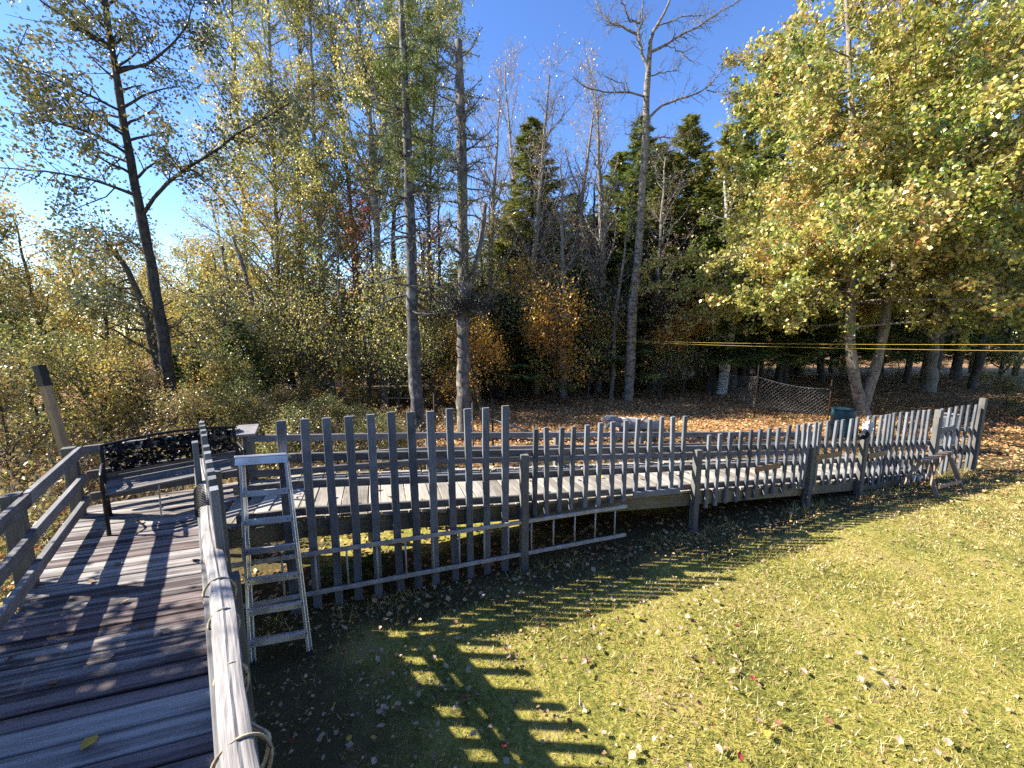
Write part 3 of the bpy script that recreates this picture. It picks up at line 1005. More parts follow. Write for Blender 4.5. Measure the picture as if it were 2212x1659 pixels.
for f_, t_ in ((fL, tL), (fR, tR)):
    timber('side_rail', f_, t_, 0.026, 0.062, M['alu'], sl, up=-lnrm, ch=0.002)
    o = -lnrm * 0.085
    timber('rear_rail', f_ + o + Vector((0, 0, 0.02)), t_ + o * 0.75 - ldir * 0.05, 0.018, 0.024, M['alu'], sl, up=-lnrm, ch=0.002)
    timber('rubber_foot', f_ - ldir * 0.0 + Vector((0, 0, .005)), f_ + ldir * 0.05, 0.034, 0.07, M['darktop'], sl, up=-lnrm, ch=0.003)
Ltot = ((tL + tR) / 2 - (fL + fR) / 2).length
for k in range(6):
    fr_ = (k + 1) / 7.05 - 0.02
    a, b = fL.lerp(tL, fr_), fR.lerp(tR, fr_)
    st = timber('step', a + lnrm * 0.012, b + lnrm * 0.012, 0.085, 0.008, M['alu'], sl, up=(ldir - lnrm * .15), ch=0.002)
    timber('step_lip', a + lnrm * 0.056 - ldir * 0.02, b + lnrm * 0.056 - ldir * 0.02, 0.004, 0.052, M['alu'], st, up=ldir, ch=0.001)
    for q in (-0.02, 0.0, 0.02):
        timber('tread_rib', a + lnrm * (0.012 + q) + ldir * .006, b + lnrm * (0.012 + q) + ldir * .006, 0.006, 0.004, M['alu'], st, up=ldir, ch=0.001)
    for q_ in (a + lx * 0.03, b - lx * 0.03):
        capped_tube('rivet', [tuple(q_ + lnrm * 0.057 - ldir * .02), tuple(q_ + lnrm * 0.061 - ldir * .02)], 0.006, M['darktop'], st, 6)
    if k < 3:
        timber('brace', b - lnrm * 0.03 - ldir * 0.03, b - lx * .03 - lnrm * 0.075 - ldir * 0.10, 0.006, 0.012, M['alu'], sl, ch=0.001)
cap0 = tL - lx * 0.03 + ldir * 0.01
cap1 = tR + lx * 0.03 + ldir * 0.01
cap = timber('top_cap', cap0, cap1, 0.15, 0.022, M['alu'], sl, up=ldir - lnrm * .2, ch=0.004)
timber('cap_apron', cap0 + lnrm * 0.068 - ldir * 0.035, cap1 + lnrm * 0.068 - ldir * 0.035, 0.005, 0.07, M['alu'], cap, up=ldir, ch=0.001)

# ------------------------------------------------------------------ extension ladder lying on edge along the fence
xl = thing('extension_ladder', (-0.5, 4.3, 0.2), 'long thin ladder lying on edge along the foot of the fence', 'ladder')
e0, e1 = Vector((-2.85, fence_y(-2.85), 0)) + fn * .075, Vector((1.55, fence_y(1.55), 0)) + fn * .075
for (za, zb) in ((0.245, 0.20), (0.70, 0.615)):
    timber('side_rail', (e0.x, e0.y, za), (e1.x, e1.y, zb), 0.03, 0.045, M['alu_dull'], xl, ch=0.004)
for k in range(15):
    f_ = (k + 0.6) / 15.2
    q = e0.lerp(e1, f_)
    za, zb = 0.245 + (0.20 - 0.245) * f_, 0.70 + (0.615 - 0.70) * f_
    capped_tube('rung', [(q.x, q.y, za + .02), (q.x, q.y, zb - .02)], 0.011, M['alu_dull'], xl, 8)

# ------------------------------------------------------------------ bench
bn = thing('garden_bench', (-3.75, 4.05, DZ), 'black ornate metal bench with weathered seat slats at the deck end', 'bench')
bl, br_ = Vector((-4.22, 3.86, DZ)), Vector((-3.41, 4.66, DZ))
bx = (br_ - bl).normalized()
bf = Vector((bx.y, -bx.x, 0))              # towards the viewer
BL = (br_ - bl).length
Zv = Vector((0, 0, 1))
for k, sx_ in enumerate((0, BL)):
    o = bl + bx * sx_
    P = lambda f, z: o + bf * f + Zv * z
    e = thing if False else None
    # cast end: rear leg and back post, front leg, arm, scroll
    polys = []
    def bar(pts, r):
        polys.append(resample([(*q, r) for q in pts], 12))
    bar([P(-0.06, 0.0), P(0.02, 0.2), P(0.03, 0.40), P(-0.02, 0.55), P(-0.09, 0.765)], 0.017)
    bar([P(0.50, 0.0), P(0.47, 0.2), P(0.44, 0.40), P(0.49, 0.52), P(0.47, 0.60)], 0.018)
    bar([P(-0.01, 0.58), P(0.15, 0.615), P(0.33, 0.60), P(0.47, 0.60), P(0.52, 0.56), P(0.49, 0.53)], 0.016)
    bar([P(0.03, 0.38), P(0.25, 0.35), P(0.45, 0.385)], 0.017)
    bar([P(0.06, 0.22), P(0.25, 0.30), P(0.45, 0.20)], 0.010)
    bar([P(0.10, 0.56), P(0.14, 0.47), P(0.24, 0.46), P(0.27, 0.53), P(0.20, 0.55)], 0.009)
    bar([P(0.30, 0.58), P(0.34, 0.48), P(0.42, 0.47)], 0.009)
    tube_obj('cast_end', polys, M['iron'], bn)
for k in range(6):
    f_ = 0.06 + k * 0.078
    z = 0.40 - 0.02 * math.sin(k / 5 * math.pi)
    timber('seat_slat', bl + bx * 0.01 + bf * f_ + Zv * z, br_ - bx * 0.01 + bf * f_ + Zv * z, 0.055, 0.02, M['slat'], bn, ch=0.004)
timber('lower_back_slat', bl + bx * .01 + bf * -0.005 + Zv * 0.425, br_ - bx * .01 + bf * -.005 + Zv * 0.425, 0.02, 0.05, M['slat'], bn, ch=0.004)
# ornate back panel
brng = np.random.default_rng(5)
polys = []


def bp_(u, z):
    return bl + bx * (u * BL) + bf * (-0.02 - 0.28 * (z - 0.55)) + Zv * z


def topz(u):
    return 0.765 + 0.045 * math.sin(math.pi * u)


us = np.linspace(0, 1, 24)
polys.append(np.array([[*bp_(u, topz(u)), 0.016] for u in us]))
polys.append(np.array([[*bp_(u, topz(u) - 0.04), 0.007] for u in us]))
polys.append(np.array([[*bp_(u, 0.49), 0.011] for u in us]))
for u in (0.0, 0.33, 0.67, 1.0):
    polys.append(np.array([[*bp_(u, z), 0.010] for z in np.linspace(0.48, topz(u), 6)]))
for k in range(105):
    u0 = brng.uniform(0.04, 0.96)
    z0 = brng.uniform(0.52, topz(u0) - 0.05)
    r0 = brng.uniform(0.014, 0.036)
    a0 = brng.uniform(0, 6.28)
    sp = brng.choice([-1, 1])
    pts = []
    for a in np.linspace(0, 1, 11):
        rr = r0 * (1 - 0.7 * a)
        th = a0 + sp * a * 7.2
        pts.append([*bp_(u0 + rr * math.cos(th) / BL, z0 + rr * math.sin(th)), 0.0062 * (1.3 - a * .5)])
    polys.append(np.array(pts))
for k in range(16):
    u0 = brng.uniform(0.03, 0.8)
    pts = [[*bp_(u0 + 0.16 * a, 0.54 + brng.uniform(0, .1) * 0.3 + 0.16 * (k % 3) / 3 + 0.025 * math.sin(6 * a + k)), 0.006] for a in np.linspace(0, 1, 9)]
    polys.append(np.array(pts))
tube_obj('back_panel', polys, M['iron'], bn)
lv = []
pos = np.array([[*bp_(brng.uniform(0.03, 0.97), brng.uniform(0.50, 0.76))] for _ in range(760)])
v, f = leaf_quads(pos, np.full(len(pos), 0.05), brng, nrm=None)
o = obj('cast_leaves', mesh_np('cast_leaves', v, f), M['iron'], bn)
o['kind'] = 'stuff'
timber('stick', bl + bx * .38 + bf * .38 + Zv * .02, bl + bx * .40 + bf * .12 + Zv * .36, 0.014, 0.014, M['whitestake'], None)
bpy.data.objects['stick']['label'] = 'short pale stick propped under the bench seat'
bpy.data.objects['stick']['category'] = 'stick'

# ------------------------------------------------------------------ sawhorse
sh = thing('sawhorse', (8.2, 7.05, 0), 'small brown wooden sawhorse on the lawn before the far pickets', 'sawhorse')
sa, sb = Vector((7.72, 7.02, 0.60)), Vector((8.42, 7.28, 0.66))
sax = (sb - sa).normalized()
sn = Vector((sax.y, -sax.x, 0)).normalized()
timber('top_beam', sa - sax * .08, sb + sax * .08, 0.09, 0.04, M['sawhorse'], sh)
for q, sp in ((sa, -1), (sb, 1)):
    for s2 in (-1, 1):
        foot = Vector((q.x, q.y, 0)) + sn * s2 * 0.26 + sax * sp * 0.06
        timber('leg', foot, q + sn * s2 * 0.03 - Vector((0, 0, 0.0)), 0.07, 0.035, M['sawhorse'], sh, up=sax)
lo_a = Vector((sa.x, sa.y, 0.17)) + sn * 0.24
lo_b = Vector((sb.x, sb.y, 0.17)) + sn * 0.24
timber('stretcher', lo_a, lo_b, 0.03, 0.06, M['sawhorse'], sh)

# ------------------------------------------------------------------ clutter round the foot of the ramp
junk = thing('planter_box', (8.0, 7.75, 0), 'dark low box standing behind the sawhorse at the ramp foot', 'box')
for (a, b) in (((7.6, 7.5), (8.5, 7.83)), ((7.5, 7.9), (8.4, 8.2))):
    timber('side_board', (*a, .12), (*b, .12), 0.03, 0.24, M['shedwood'], junk)
for (a, b) in (((7.6, 7.5), (7.5, 7.9)), ((8.5, 7.83), (8.4, 8.2))):
    timber('end_board', (*a, .12), (*b, .12), 0.03, 0.22, M['shedwood'], junk)
rngp = random.Random(9)
for k in range(5):
    x = 7.75 + k * 0.17
    o = capped_tube('garden_stake', [(x, 7.27 + .33 * (x - 7.7), 0.0), (x, 7.27 + .33 * (x - 7.7), 0.13 + .05 * (k % 2))], 0.028, M['whitepaint'])
    props(o, 'short white stake in a row under the sawhorse', 'stake', 'short white stakes at the ramp foot')

# glove-like dark and white rag hung on the post
hg = bpy.data.meshes.new('rag')
vv, ff = [], []
nU, nV = 7, 9
for i in range(nU):
    for j in range(nV):
        u, w_ = i / (nU - 1) - .5, j / (nV - 1)
        vv.append((u * (0.17 - 0.05 * w_) + 0.02 * math.sin(5 * w_), -0.03 - 0.03 * math.cos(u * 9 + w_ * 4), -w_ * 0.3 + 0.02 * math.sin(u * 8)))
for i in range(nU - 1):
    for j in range(nV - 1):
        a = i * nV + j
        ff.append((a, a + 1, a + nV + 1, a + nV))
hg.from_pydata(vv, [], ff)
hg.materials.append(M['whitepaint'])
o = obj('rag', hg, None, None, Matrix.Translation(Vector((6.30, fence_y(6.3) - .08, 1.42))))
md = o.modifiers.new('thick', 'SOLIDIFY'); md.thickness = 0.006
props(o, 'white cloth hung over a fence post beside the low pickets', 'cloth')
o2 = obj('glove', hg.copy(), None, None, Matrix.Translation(Vector((6.2, fence_y(6.2) - .10, 1.26))) @ Matrix.Diagonal((.9, 1.2, .55, 1)))
o2.data.materials.clear(); o2.data.materials.append(M['darktop'])
md = o2.modifiers.new('thick', 'SOLIDIFY'); md.thickness = 0.01
props(o2, 'crumpled black glove hooked on the pickets under the white cloth', 'glove')


def lathe(name, prof, mat, parent, loc, seg=28):
    v, f = [], []
    for (r, z) in prof:
        for k in range(seg):
            a = 2 * math.pi * k / seg
            v.append((r * math.cos(a), r * math.sin(a), z))
    for i in range(len(prof) - 1):
        for k in range(seg):
            f.append((i * seg + k, i * seg + (k + 1) % seg, (i + 1) * seg + (k + 1) % seg, (i + 1) * seg + k))
    me = bpy.data.meshes.new(name)
    me.from_pydata(v, [], f)
    me.polygons.foreach_set('use_smooth', [True] * len(me.polygons))
    return obj(name, me, mat, parent, loc if isinstance(loc, Matrix) else Matrix.Translation(Vector(loc)))


bar_ = thing('barrel', (9.35, 10.75, 0), 'teal plastic barrel standing before the forked maple trunk', 'barrel')
lathe('body', [(0.01, 0.0), (0.25, 0.0), (0.265, 0.03), (0.28, 0.25), (0.272, 0.27), (0.285, 0.42), (0.274, 0.56), (0.282, 0.58), (0.27, 0.80), (0.262, 0.83), (0.25, 0.83), (0.25, 0.72)], M['teal'], bar_, (9.35, 10.75, 0))
lathe('lid', [(0.25, 0.78), (0.24, 0.79), (0.01, 0.80)], M['teal'], bar_, (9.35, 10.75, 0))
lathe('rim_band', [(0.268, 0.80), (0.278, 0.80), (0.278, 0.825), (0.268, 0.83)], M['darktop'], bar_, (9.35, 10.75, 0))

for k, (x, y, r, h, lab) in enumerate(((9.78, 9.4, 0.36, 0.92, 'round wire leaf bin left of the other bin behind the far pickets'), (10.42, 9.75, 0.35, 0.94, 'round wire leaf bin right of the other bin behind the far pickets'))):
    wb = thing('wire_bin', (x, y, 0), lab, 'bin', 'wire bins behind the far pickets')
    polys = []
    for z in (0.02, h * .5, h):
        polys.append(np.array([[x + r * math.cos(a), y + r * math.sin(a), z, 0.012 if z in (0.02, h) else .006] for a in np.linspace(0, 2 * math.pi, 33)]))
    tube_obj('hoop', polys, M['rust'], wb)
    mesh = []
    for d in (-1, 1):
        for a0 in np.linspace(0, 2 * math.pi, 30, endpoint=False):
            mesh.append(np.array([[x + r * math.cos(a0 + d * t * 1.2), y + r * math.sin(a0 + d * t * 1.2), 0.02 + t * (h - .02), 0.0035] for t in np.linspace(0, 1, 9)]))
    o = tube_obj('wire_mesh', mesh, M['rust'], wb)
    o['kind'] = 'stuff'
dr = thing('drum', (10.78, 9.42, 0), 'pale grey metal drum at the right of the wire bins', 'drum')
lathe('body', [(0.01, 0), (0.2, 0), (0.205, 0.02), (0.2, 0.3), (0.207, 0.31), (0.2, 0.32), (0.2, 0.6), (0.207, 0.61), (0.2, 0.62), (0.2, 0.95), (0.207, 0.97), (0.19, 0.97), (0.01, 0.95)], M['drum'], dr, (10.78, 9.42, 0))
lathe('rim_band', [(0.203, 0.95), (0.213, 0.95), (0.213, 0.975), (0.203, 0.98)], M['rust'], dr, (10.78, 9.42, 0))

# ------------------------------------------------------------------ logs
lg = thing('fallen_log', (3.5, 11.4, 0), 'bleached driftwood log with a split root end lying on leaves', 'log')
capped_tube('trunk', [at(1335, 917, 11.45), at(1365, 915, 11.5), at(1400, 917, 11.55), at(1428, 922, 11.6)], 0.21, M['driftwood'], lg, 14, 0.17, 0.07, 3)
capped_tube('root', [at(1340, 912, 11.4), at(1318, 903, 11.35), at(1300, 905, 11.3)], 0.13, M['driftwood'], lg, 9, 0.07, 0.16, 4)
capped_tube('root', [at(1335, 916, 11.35), at(1318, 915, 11.25), at(1306, 925, 11.2)], 0.11, M['driftwood'], lg, 9, 0.05, 0.16, 5)
capped_tube('branch_stub', [at(1378, 915, 11.4), at(1392, 904, 11.3), at(1402, 899, 11.25)], 0.05, M['driftwood'], lg, 7, 0.015, 0.1, 6)
lg2 = thing('mossy_log', (0.9, 5.9, 0), 'brown mossy log lying on the ground beneath the ramp', 'log')
capped_tube('trunk', [(0.25, 5.75, 0.13), (0.9, 5.95, 0.14), (1.6, 6.15, 0.13), (2.1, 6.3, 0.12)], 0.14, M['mosslog'], lg2, 12, 0.11, 0.06, 8)
capped_tube('branch_stub', [(1.3, 6.05, 0.2), (1.35, 6.0, 0.33), (1.33, 5.96, 0.4)], 0.03, M['mosslog'], lg2, 7, 0.015, 0.1, 9)

# ------------------------------------------------------------------ posts and stakes
lp = thing('leaning_post', (-6.1, 5.0, 0), 'tan leaning wooden post with a dark top beyond the left railing', 'post')
b0, b1, b2 = Vector((-5.72, 5.0, -0.1)), at(97, 832, 5.0), at(84, 789, 5.0)
timber('post', b0, b1, 0.085, 0.085, M['tanpost'], lp, up=(0, -1, 0))
timber('dark_sleeve', b1 - (b1 - b0).normalized() * 0.01, b2, 0.092, 0.092, M['darktop'], lp, up=(0, -1, 0))

for nm, lab, px, py0, py1, Y, r, mt in (
        ('steel_stake', 'thin dark steel stake right behind the tall pickets', 1063, 862, 985, 8.3, 0.022, 'rust'),
        ('steel_stake', 'thin dark steel stake beside the spruce trunk', 937, 850, 935, 10.0, 0.02, 'rust'),
        ('wooden_stake', 'pale thin wooden stake behind the ramp railing', 1042, 938, 1012, 7.6, 0.022, 'whitestake'),
        ('wooden_stake', 'grey slanting stick rising from the ground beside the dead snag', 1020, 868, 960, 9.5, 0.018, 'rail')):
    a, b = at(px + 3, py1, Y), at(px, py0, Y)
    o = capped_tube(nm, [(a.x, a.y, -0.1), tuple(b)], r, M[mt], None, 8)
    props(o, lab, 'stake')
a, b = at(1062, 905, 8.3), at(1158, 938, 8.0)
o = capped_tube('slanting_pipe', [tuple(a), tuple(b)], 0.02, M['wire'], None, 8)
props(o, 'grey pipe slanting down from the steel stake behind the ramp', 'pipe')

# pole fence at the wood's edge on the left
pf = thing('pole_fence', (-7.5, 14.5, 0), 'rough fence of thin bleached poles before the woods', 'fence')
for (p0, p1, r) in (((556, 834), (678, 832), .03), ((676, 834), (790, 838), .026), ((770, 836), (960, 834), .028), ((640, 860), (690, 858), .026), ((690, 858), (800, 862), .024), ((830, 860), (930, 862), .02)):
    a, b = at(*p0, 14.5), at(*p1, 14.3)
    capped_tube('pole', [tuple(a), tuple((a + b) / 2 + Vector((0, 0, .02))), tuple(b)], r, M['whitestake'], pf, 7, r * .7, 0.05)
for (px, py) in ((577, 822), (664, 812), (772, 822), (905, 824)):
    a = at(px, py, 14.45)
    capped_tube('post', [(a.x + .08, 14.45, -0.1), tuple(a)], 0.042, M['whitestake'], pf, 8, 0.035, 0.05)

# ------------------------------------------------------------------ chain link fence
cl = thing('chain_link_fence', (9.2, 13.5, 0), 'sagging chain link fence on rusty posts left of the forked maple', 'fence')
cpts_ = [Vector((10.0, 12.05, 0)), Vector((8.5, 13.35, 0)), Vector((9.3, 17.2, 0))]
hts = [1.18, 1.42, 1.30]
for q, h in ((cpts_[0], 1.95), (cpts_[1], 1.85)):
    capped_tube('post', [(q.x, q.y, -0.1), (q.x, q.y, h)], 0.02, M['rust'], cl, 8)
diam, topw = [], []
for s_ in range(2):
    a, b = cpts_[s_], cpts_[s_ + 1]
    L = (b - a).length
    nseg = int(L / 0.11)
    def pt(u, w_):
        q = a.lerp(b, max(0, min(1, u)))
        h = hts[s_] + (hts[s_ + 1] - hts[s_]) * u - 0.10 * math.sin(math.pi * max(0, min(1, u)))
        return (q.x, q.y, 0.35 + (h - 0.35) * w_)
    topw.append(np.array([[*pt(u, 1), 0.012] for u in np.linspace(0, 1, 15)]))
    for d in (-1, 1):
        for k in range(-8, nseg + 8):
            u0 = k / nseg
            pts = []
            for w_ in np.linspace(0, 1, 9):
                u = u0 + d * w_ * 0.8 / L
                if -0.001 <= u <= 1.001:
                    pts.append([*pt(u, w_), 0.003])
            if len(pts) > 2:
                diam.append(np.array(pts))
tube_obj('top_wire', topw, M['wire'], cl)
o = tube_obj('wire_mesh', diam, M['wire'], cl)
o['kind'] = 'stuff'

# ------------------------------------------------------------------ dark shed and white tank under the trees
sd_ = thing('lean_to_shed', (11.5, 25.0, 0), 'dark lean-to shed with teal panels in deep shade among trunks', 'shed')
sx0, sx1, sy0, sy1 = 10.2, 14.2, 24.0, 26.5
for (a, b) in (((sx0, sy0), (sx0, sy1)), ((sx0, sy1), (sx1, sy1)), ((sx1, sy1), (sx1, sy0))):
    d_ = Vector((b[0] - a[0], b[1] - a[1], 0))
    n_ = int(d_.length / 0.3)
    for k in range(n_):
        q0 = Vector((*a, 0)) + d_ * ((k + .5) / n_)
        timber('wall_board', (q0.x, q0.y, -.1), (q0.x, q0.y, 2.1), 0.27, 0.03, M['shedwood'], sd_, up=Vector((d_.y, -d_.x, 0)).normalized())
for k, x in enumerate((10.35, 10.72, 11.1, 11.5)):
    timber('front_panel', (x, sy0, 0.4), (x, sy0, 1.9), 0.30, 0.02, M['shedteal'] if k != 2 else M['drum'], sd_, up=(0, -1, 0))
for x in (10.2, 12.2, 14.2):
    timber('corner_post', (x, sy0 - .06, -.1), (x, sy0 - .06, 2.15), 0.1, 0.1, M['shedwood'], sd_, up=(0, -1, 0))
timber('roof', (sx0 - .4, (sy0 + sy1) / 2 - .1, 2.33), (sx1 + .4, (sy0 + sy1) / 2 - .1, 2.33), sy1 - sy0 + 0.9, 0.08, M['tarp'], sd_, up=(0, 0.10, 1))
timber('eave_board', (sx0 - .3, sy0 - .55, 2.12), (sx1 - 1.6, sy0 - .55, 2.12), 0.03, 0.12, M['drum'], sd_)

tk = thing('tank', (9.0, 21.0, 0), 'white tank lying on its side with an open dark end', 'tank')
mt4 = Matrix.Translation(Vector((9.15, 20.9, 0.72))) @ Matrix.Rotation(R(-62), 4, 'Z') @ Matrix.Rotation(R(90), 4, 'X')
lathe('shell', [(0.02, -0.75), (0.25, -0.72), (0.36, -0.6), (0.38, -0.4), (0.38, 0.42), (0.35, 0.42), (0.35, -0.38), (0.02, -0.5)], M['whitepaint'], tk, mt4)
for dx in (-0.3, 0.3):
    timber('cradle', (9.15 + dx, 20.6, 0.0), (9.15 + dx, 20.6, 0.5), 0.1, 0.1, M['shedwood'], tk, up=(0, 1, 0))
    timber('cradle', (9.15 + dx, 21.2, 0.0), (9.15 + dx, 21.2, 0.5), 0.1, 0.1, M['shedwood'], tk, up=(0, 1, 0))

# ------------------------------------------------------------------ clothesline
c0 = at(1288, 733, 16.9)
for lab, py, z1, r in (('upper yellow clothesline strung from the woods to the right', 745, 0, .0052), ('lower yellow clothesline strung from the woods to the right', 757, 0, .0052)):
    c1 = at(2300, py + (2 if py > 750 else -1), 7.0)
    cc = c0 + Vector((0, 0, 0.0 if py < 750 else -0.03))
    pts = []
    for u in np.linspace(0, 1, 40):
        q = cc.lerp(c1, u)
        pts.append((q.x, q.y, q.z - 0.07 * 4 * u * (1 - u)))
    o = tube_obj('clothesline', [wire(pts, r)], M['line'])
    props(o, lab, 'clothesline', 'yellow clotheslines')

# ================================================================== vegetation
def px_path(pts, Y, r0, r1, dy=0.0):
    n_ = len(pts)
    out = []
    for i, (x, y) in enumerate(pts):
        f_ = i / (n_ - 1)
        q = at(x, y, Y + dy * f_)
        out.append((q.x, q.y, q.z, r0 + (r1 - r0) * f_))
    return out


def rooted(path, flare=1.5):
    """extend a trunk path down into the ground with a root flare"""
    x, y, z, r = path[0]
    x2, y2, z2, r2 = path[1]
    k = (z - 0.0) / max(0.3, (z2 - z))
    bx_, by_ = x - (x2 - x) * k * 0.6, y - (y2 - y) * k * 0.6
    return [(bx_, by_, -0.15, r * flare), (bx_, by_, 0.12, r * (1 + (flare - 1) * .45)), (bx_ * .7 + x * .3, by_ * .7 + y * .3, 0.3 * z + .2, r * 1.08)] + path


def base_of(path):
    return (path[0][0], path[0][1], 0.0)


# ------------------------------------------------------------------ left aspen (dark trunk against the sky)
r1 = np.random.default_rng(21)
Yt = 9.6
tp = rooted(px_path([(366, 830), (346, 700), (331, 600), (312, 500), (290, 400), (270, 280), (250, 160), (225, 0), (205, -160), (190, -330)], Yt, 0.125, 0.035))
trunk = resample(tp, 40, r1, 0.008)
limbs_px = [([(310, 462), (340, 408), (420, 350), (500, 300), (580, 255), (640, 215)], .065, -.8),
            ([(300, 425), (262, 408), (208, 388), (78, 367), (-20, 362)], .06, -1.2),
            ([(272, 330), (198, 284), (100, 262), (20, 240)], .05, -1.6),
            ([(250, 158), (320, 140), (355, 115), (395, 85), (412, 40), (440, -40)], .05, .3),
            ([(236, 100), (193, 73), (86, 0), (20, -60)], .05, -1.0),
            ([(262, 240), (180, 200), (80, 150), (0, 130)], .045, -2.0),
            ([(322, 560), (290, 520), (240, 495), (150, 505)], .03, .6),
            ([(345, 690), (300, 640), (230, 640), (170, 660)], .028, -.4),
            ([(352, 735), (410, 715), (450, 712), (500, 690)], .025, -.4),
            ([(228, 20), (290, -40), (340, -120)], .045, -.5),
            ([(222, -20), (150, -80), (60, -170)], .045, -.8)]
limbs = [resample(px_path(p_, Yt, r_ * .7, .009, dy), 10, r1, 0.02) for p_, r_, dy in limbs_px]
sub = sprout(r1, limbs + [trunk[16:]], 190, 1.5, 0.45, 0.15, up=0.05, fwd=0.7, n=6, grav=0.03, rmin=.008)
twigs = sprout(r1, sub + limbs, 1050, 0.6, 0.5, 0.2, up=-0.05, fwd=0.6, n=4, grav=0.06, rmin=.004)
twl = [q for q in twigs if q[0, 2] > 3.6 or r1.random() < .25]
lp_ = leaves_on(r1, twl, (14, 26), 0.09)
lfv = leaf_quads(lp_, 0.062, r1, droop=0.8, aspect=0.95)
finish_tree('aspen_tree', base_of(tp), 'dark trunked aspen with sparse green leaves at the left', [trunk] + limbs + sub + twigs, M['bk_aspen_dark'], lfv, M['lf_aspen_dark'])

# companion dark trunk leaning beside it
tp = rooted(px_path([(342, 790), (318, 690), (296, 620), (262, 560), (225, 520)], 10.6, 0.10, 0.04))
trunk = resample(tp, 20, r1, 0.01)
sub = sprout(r1, [trunk[6:]], 26, 1.6, 0.5, 0.1, up=0.1, fwd=0.5, n=6, rmin=.008)
tw = sprout(r1, sub, 130, 0.7, 0.5, 0.2, up=0, n=4)
lfv = leaf_quads(leaves_on(r1, tw, (5, 12), 0.12), 0.055, r1, droop=.6)
finish_tree('leaning_tree', base_of(tp), 'thin dark tree leaning left behind the dark aspen trunk', [trunk] + sub + tw, M['bk_brown'], lfv, M['lf_bush'])


# ------------------------------------------------------------------ aspens of the middle wood
def aspen(px_pts, Y, r0, seed, label, bark, leaf, nsub=80, ntw=900, per=(12, 22), size=0.068, start=0.3, L=2.7, name='aspen_tree', group='leafy aspens at the edge of the woods', extra=(), up=0.55):
    g = np.random.default_rng(seed)
    tp = rooted(px_path(px_pts, Y, r0, r0 * 0.3))
    trunk = resample(tp, 34, g, 0.012)
    lim = [resample(px_path(p_, Y, r_, .02, g.uniform(-.6, .6)), 10, g, .02) for p_, r_ in extra]
    s0 = int(34 * start)
    prim = sprout(g, [trunk[s0:]] + lim, nsub, L, 0.42, 0.0, up=up, fwd=0.35, n=7, wander=.14, rmin=.012, lenfall=.35)
    sec = sprout(g, prim, nsub * 3, L * .45, 0.5, 0.2, up=0.15, fwd=0.6, n=5, rmin=.007)
    tw = sprout(g, sec + prim, ntw, 0.5, 0.5, 0.2, up=0, fwd=.6, n=4, grav=.05, rmin=.004)
    lv = leaf_quads(leaves_on(g, tw, per, 0.085), size, g, droop=.7, aspect=.95)
    return finish_tree(name, base_of(tp), label, [trunk] + lim + prim + sec + tw, bark, lv, leaf, group)


aspen([(605, 820), (602, 640), (596, 460), (588, 250), (580, 20), (575, -90)], 16.0, .10, 31, 'slim golden aspen by the post of the pole fence', M['bk_aspen'], M['lf_aspen'], start=.25)
aspen([(722, 870), (708, 760), (697, 640), (690, 520), (680, 330), (672, 100), (665, -90)], 15.5, .11, 32, 'slim aspen with greenish trunk leaning left above the pole fence', M['bk_aspen'], M['lf_aspen'], start=.3)
aspen([(832, 880), (826, 720), (818, 560), (808, 420), (806, 330), (800, 255), (780, 130), (772, 0), (765, -90)], 15.0, .145, 33, 'pale trunked aspen forking high just left of the spruce', M['bk_aspen'], M['lf_aspen'], start=.45,
      extra=[([(806, 330), (835, 272), (872, 185), (905, 60), (915, -60)], .07), ([(812, 450), (790, 425), (765, 412)], .03), ([(815, 460), (840, 445), (870, 440)], .03)], ntw=1040)
aspen([(776, 860), (770, 700), (764, 560), (755, 420), (738, 240), (715, 60), (700, -90)], 17.0, .115, 34, 'leafy aspen standing behind the pale forked aspen', M['bk_aspen'], M['lf_aspen'], start=.35, ntw=1120)
aspen([(660, 850), (655, 700), (648, 500), (640, 300), (650, 80), (655, -90)], 17.5, .11, 35, 'tall yellowing aspen farther back behind the pole fence', M['bk_aspen'], M['lf_gold'], start=.3, ntw=960)
aspen([(540, 850), (535, 700), (530, 500), (512, 250), (500, 0), (490, -90)], 18.0, .11, 36, 'tall green aspen just right of the two dead leaning snags', M['bk_aspen'], M['lf_aspen'], start=.38, ntw=1040)
aspen([(845, 850), (850, 700), (848, 520), (860, 330), (880, 100), (890, -100)], 16.5, .10, 37, 'aspen behind the spruce with fine grey-green leaves', M['bk_aspen'], M['lf_aspen'], start=.45, ntw=960)
aspen([(930, 850), (935, 700), (925, 520), (930, 330), (945, 100), (960, -80)], 17.5, .10, 38, 'aspen between spruce and snag reaching over the snag top', M['bk_aspen'], M['lf_aspen'], start=.4, ntw=660)
aspen([(795, 860), (800, 720), (806, 600), (800, 500), (795, 420)], 15.6, .07, 39, 'small crimson maple between the slim aspens', M['bk_brown'], M['lf_red'], nsub=26, ntw=230, start=.45, L=2.2, name='red_maple', group=None, per=(5, 11))
aspen([(935, 850), (925, 720), (915, 600), (905, 480)], 15.0, .07, 40, 'small crimson maple just right of the spruce trunk', M['bk_brown'], M['lf_red'], nsub=20, ntw=150, start=.4, L=1.8, name='red_maple', group=None, per=(4, 9))

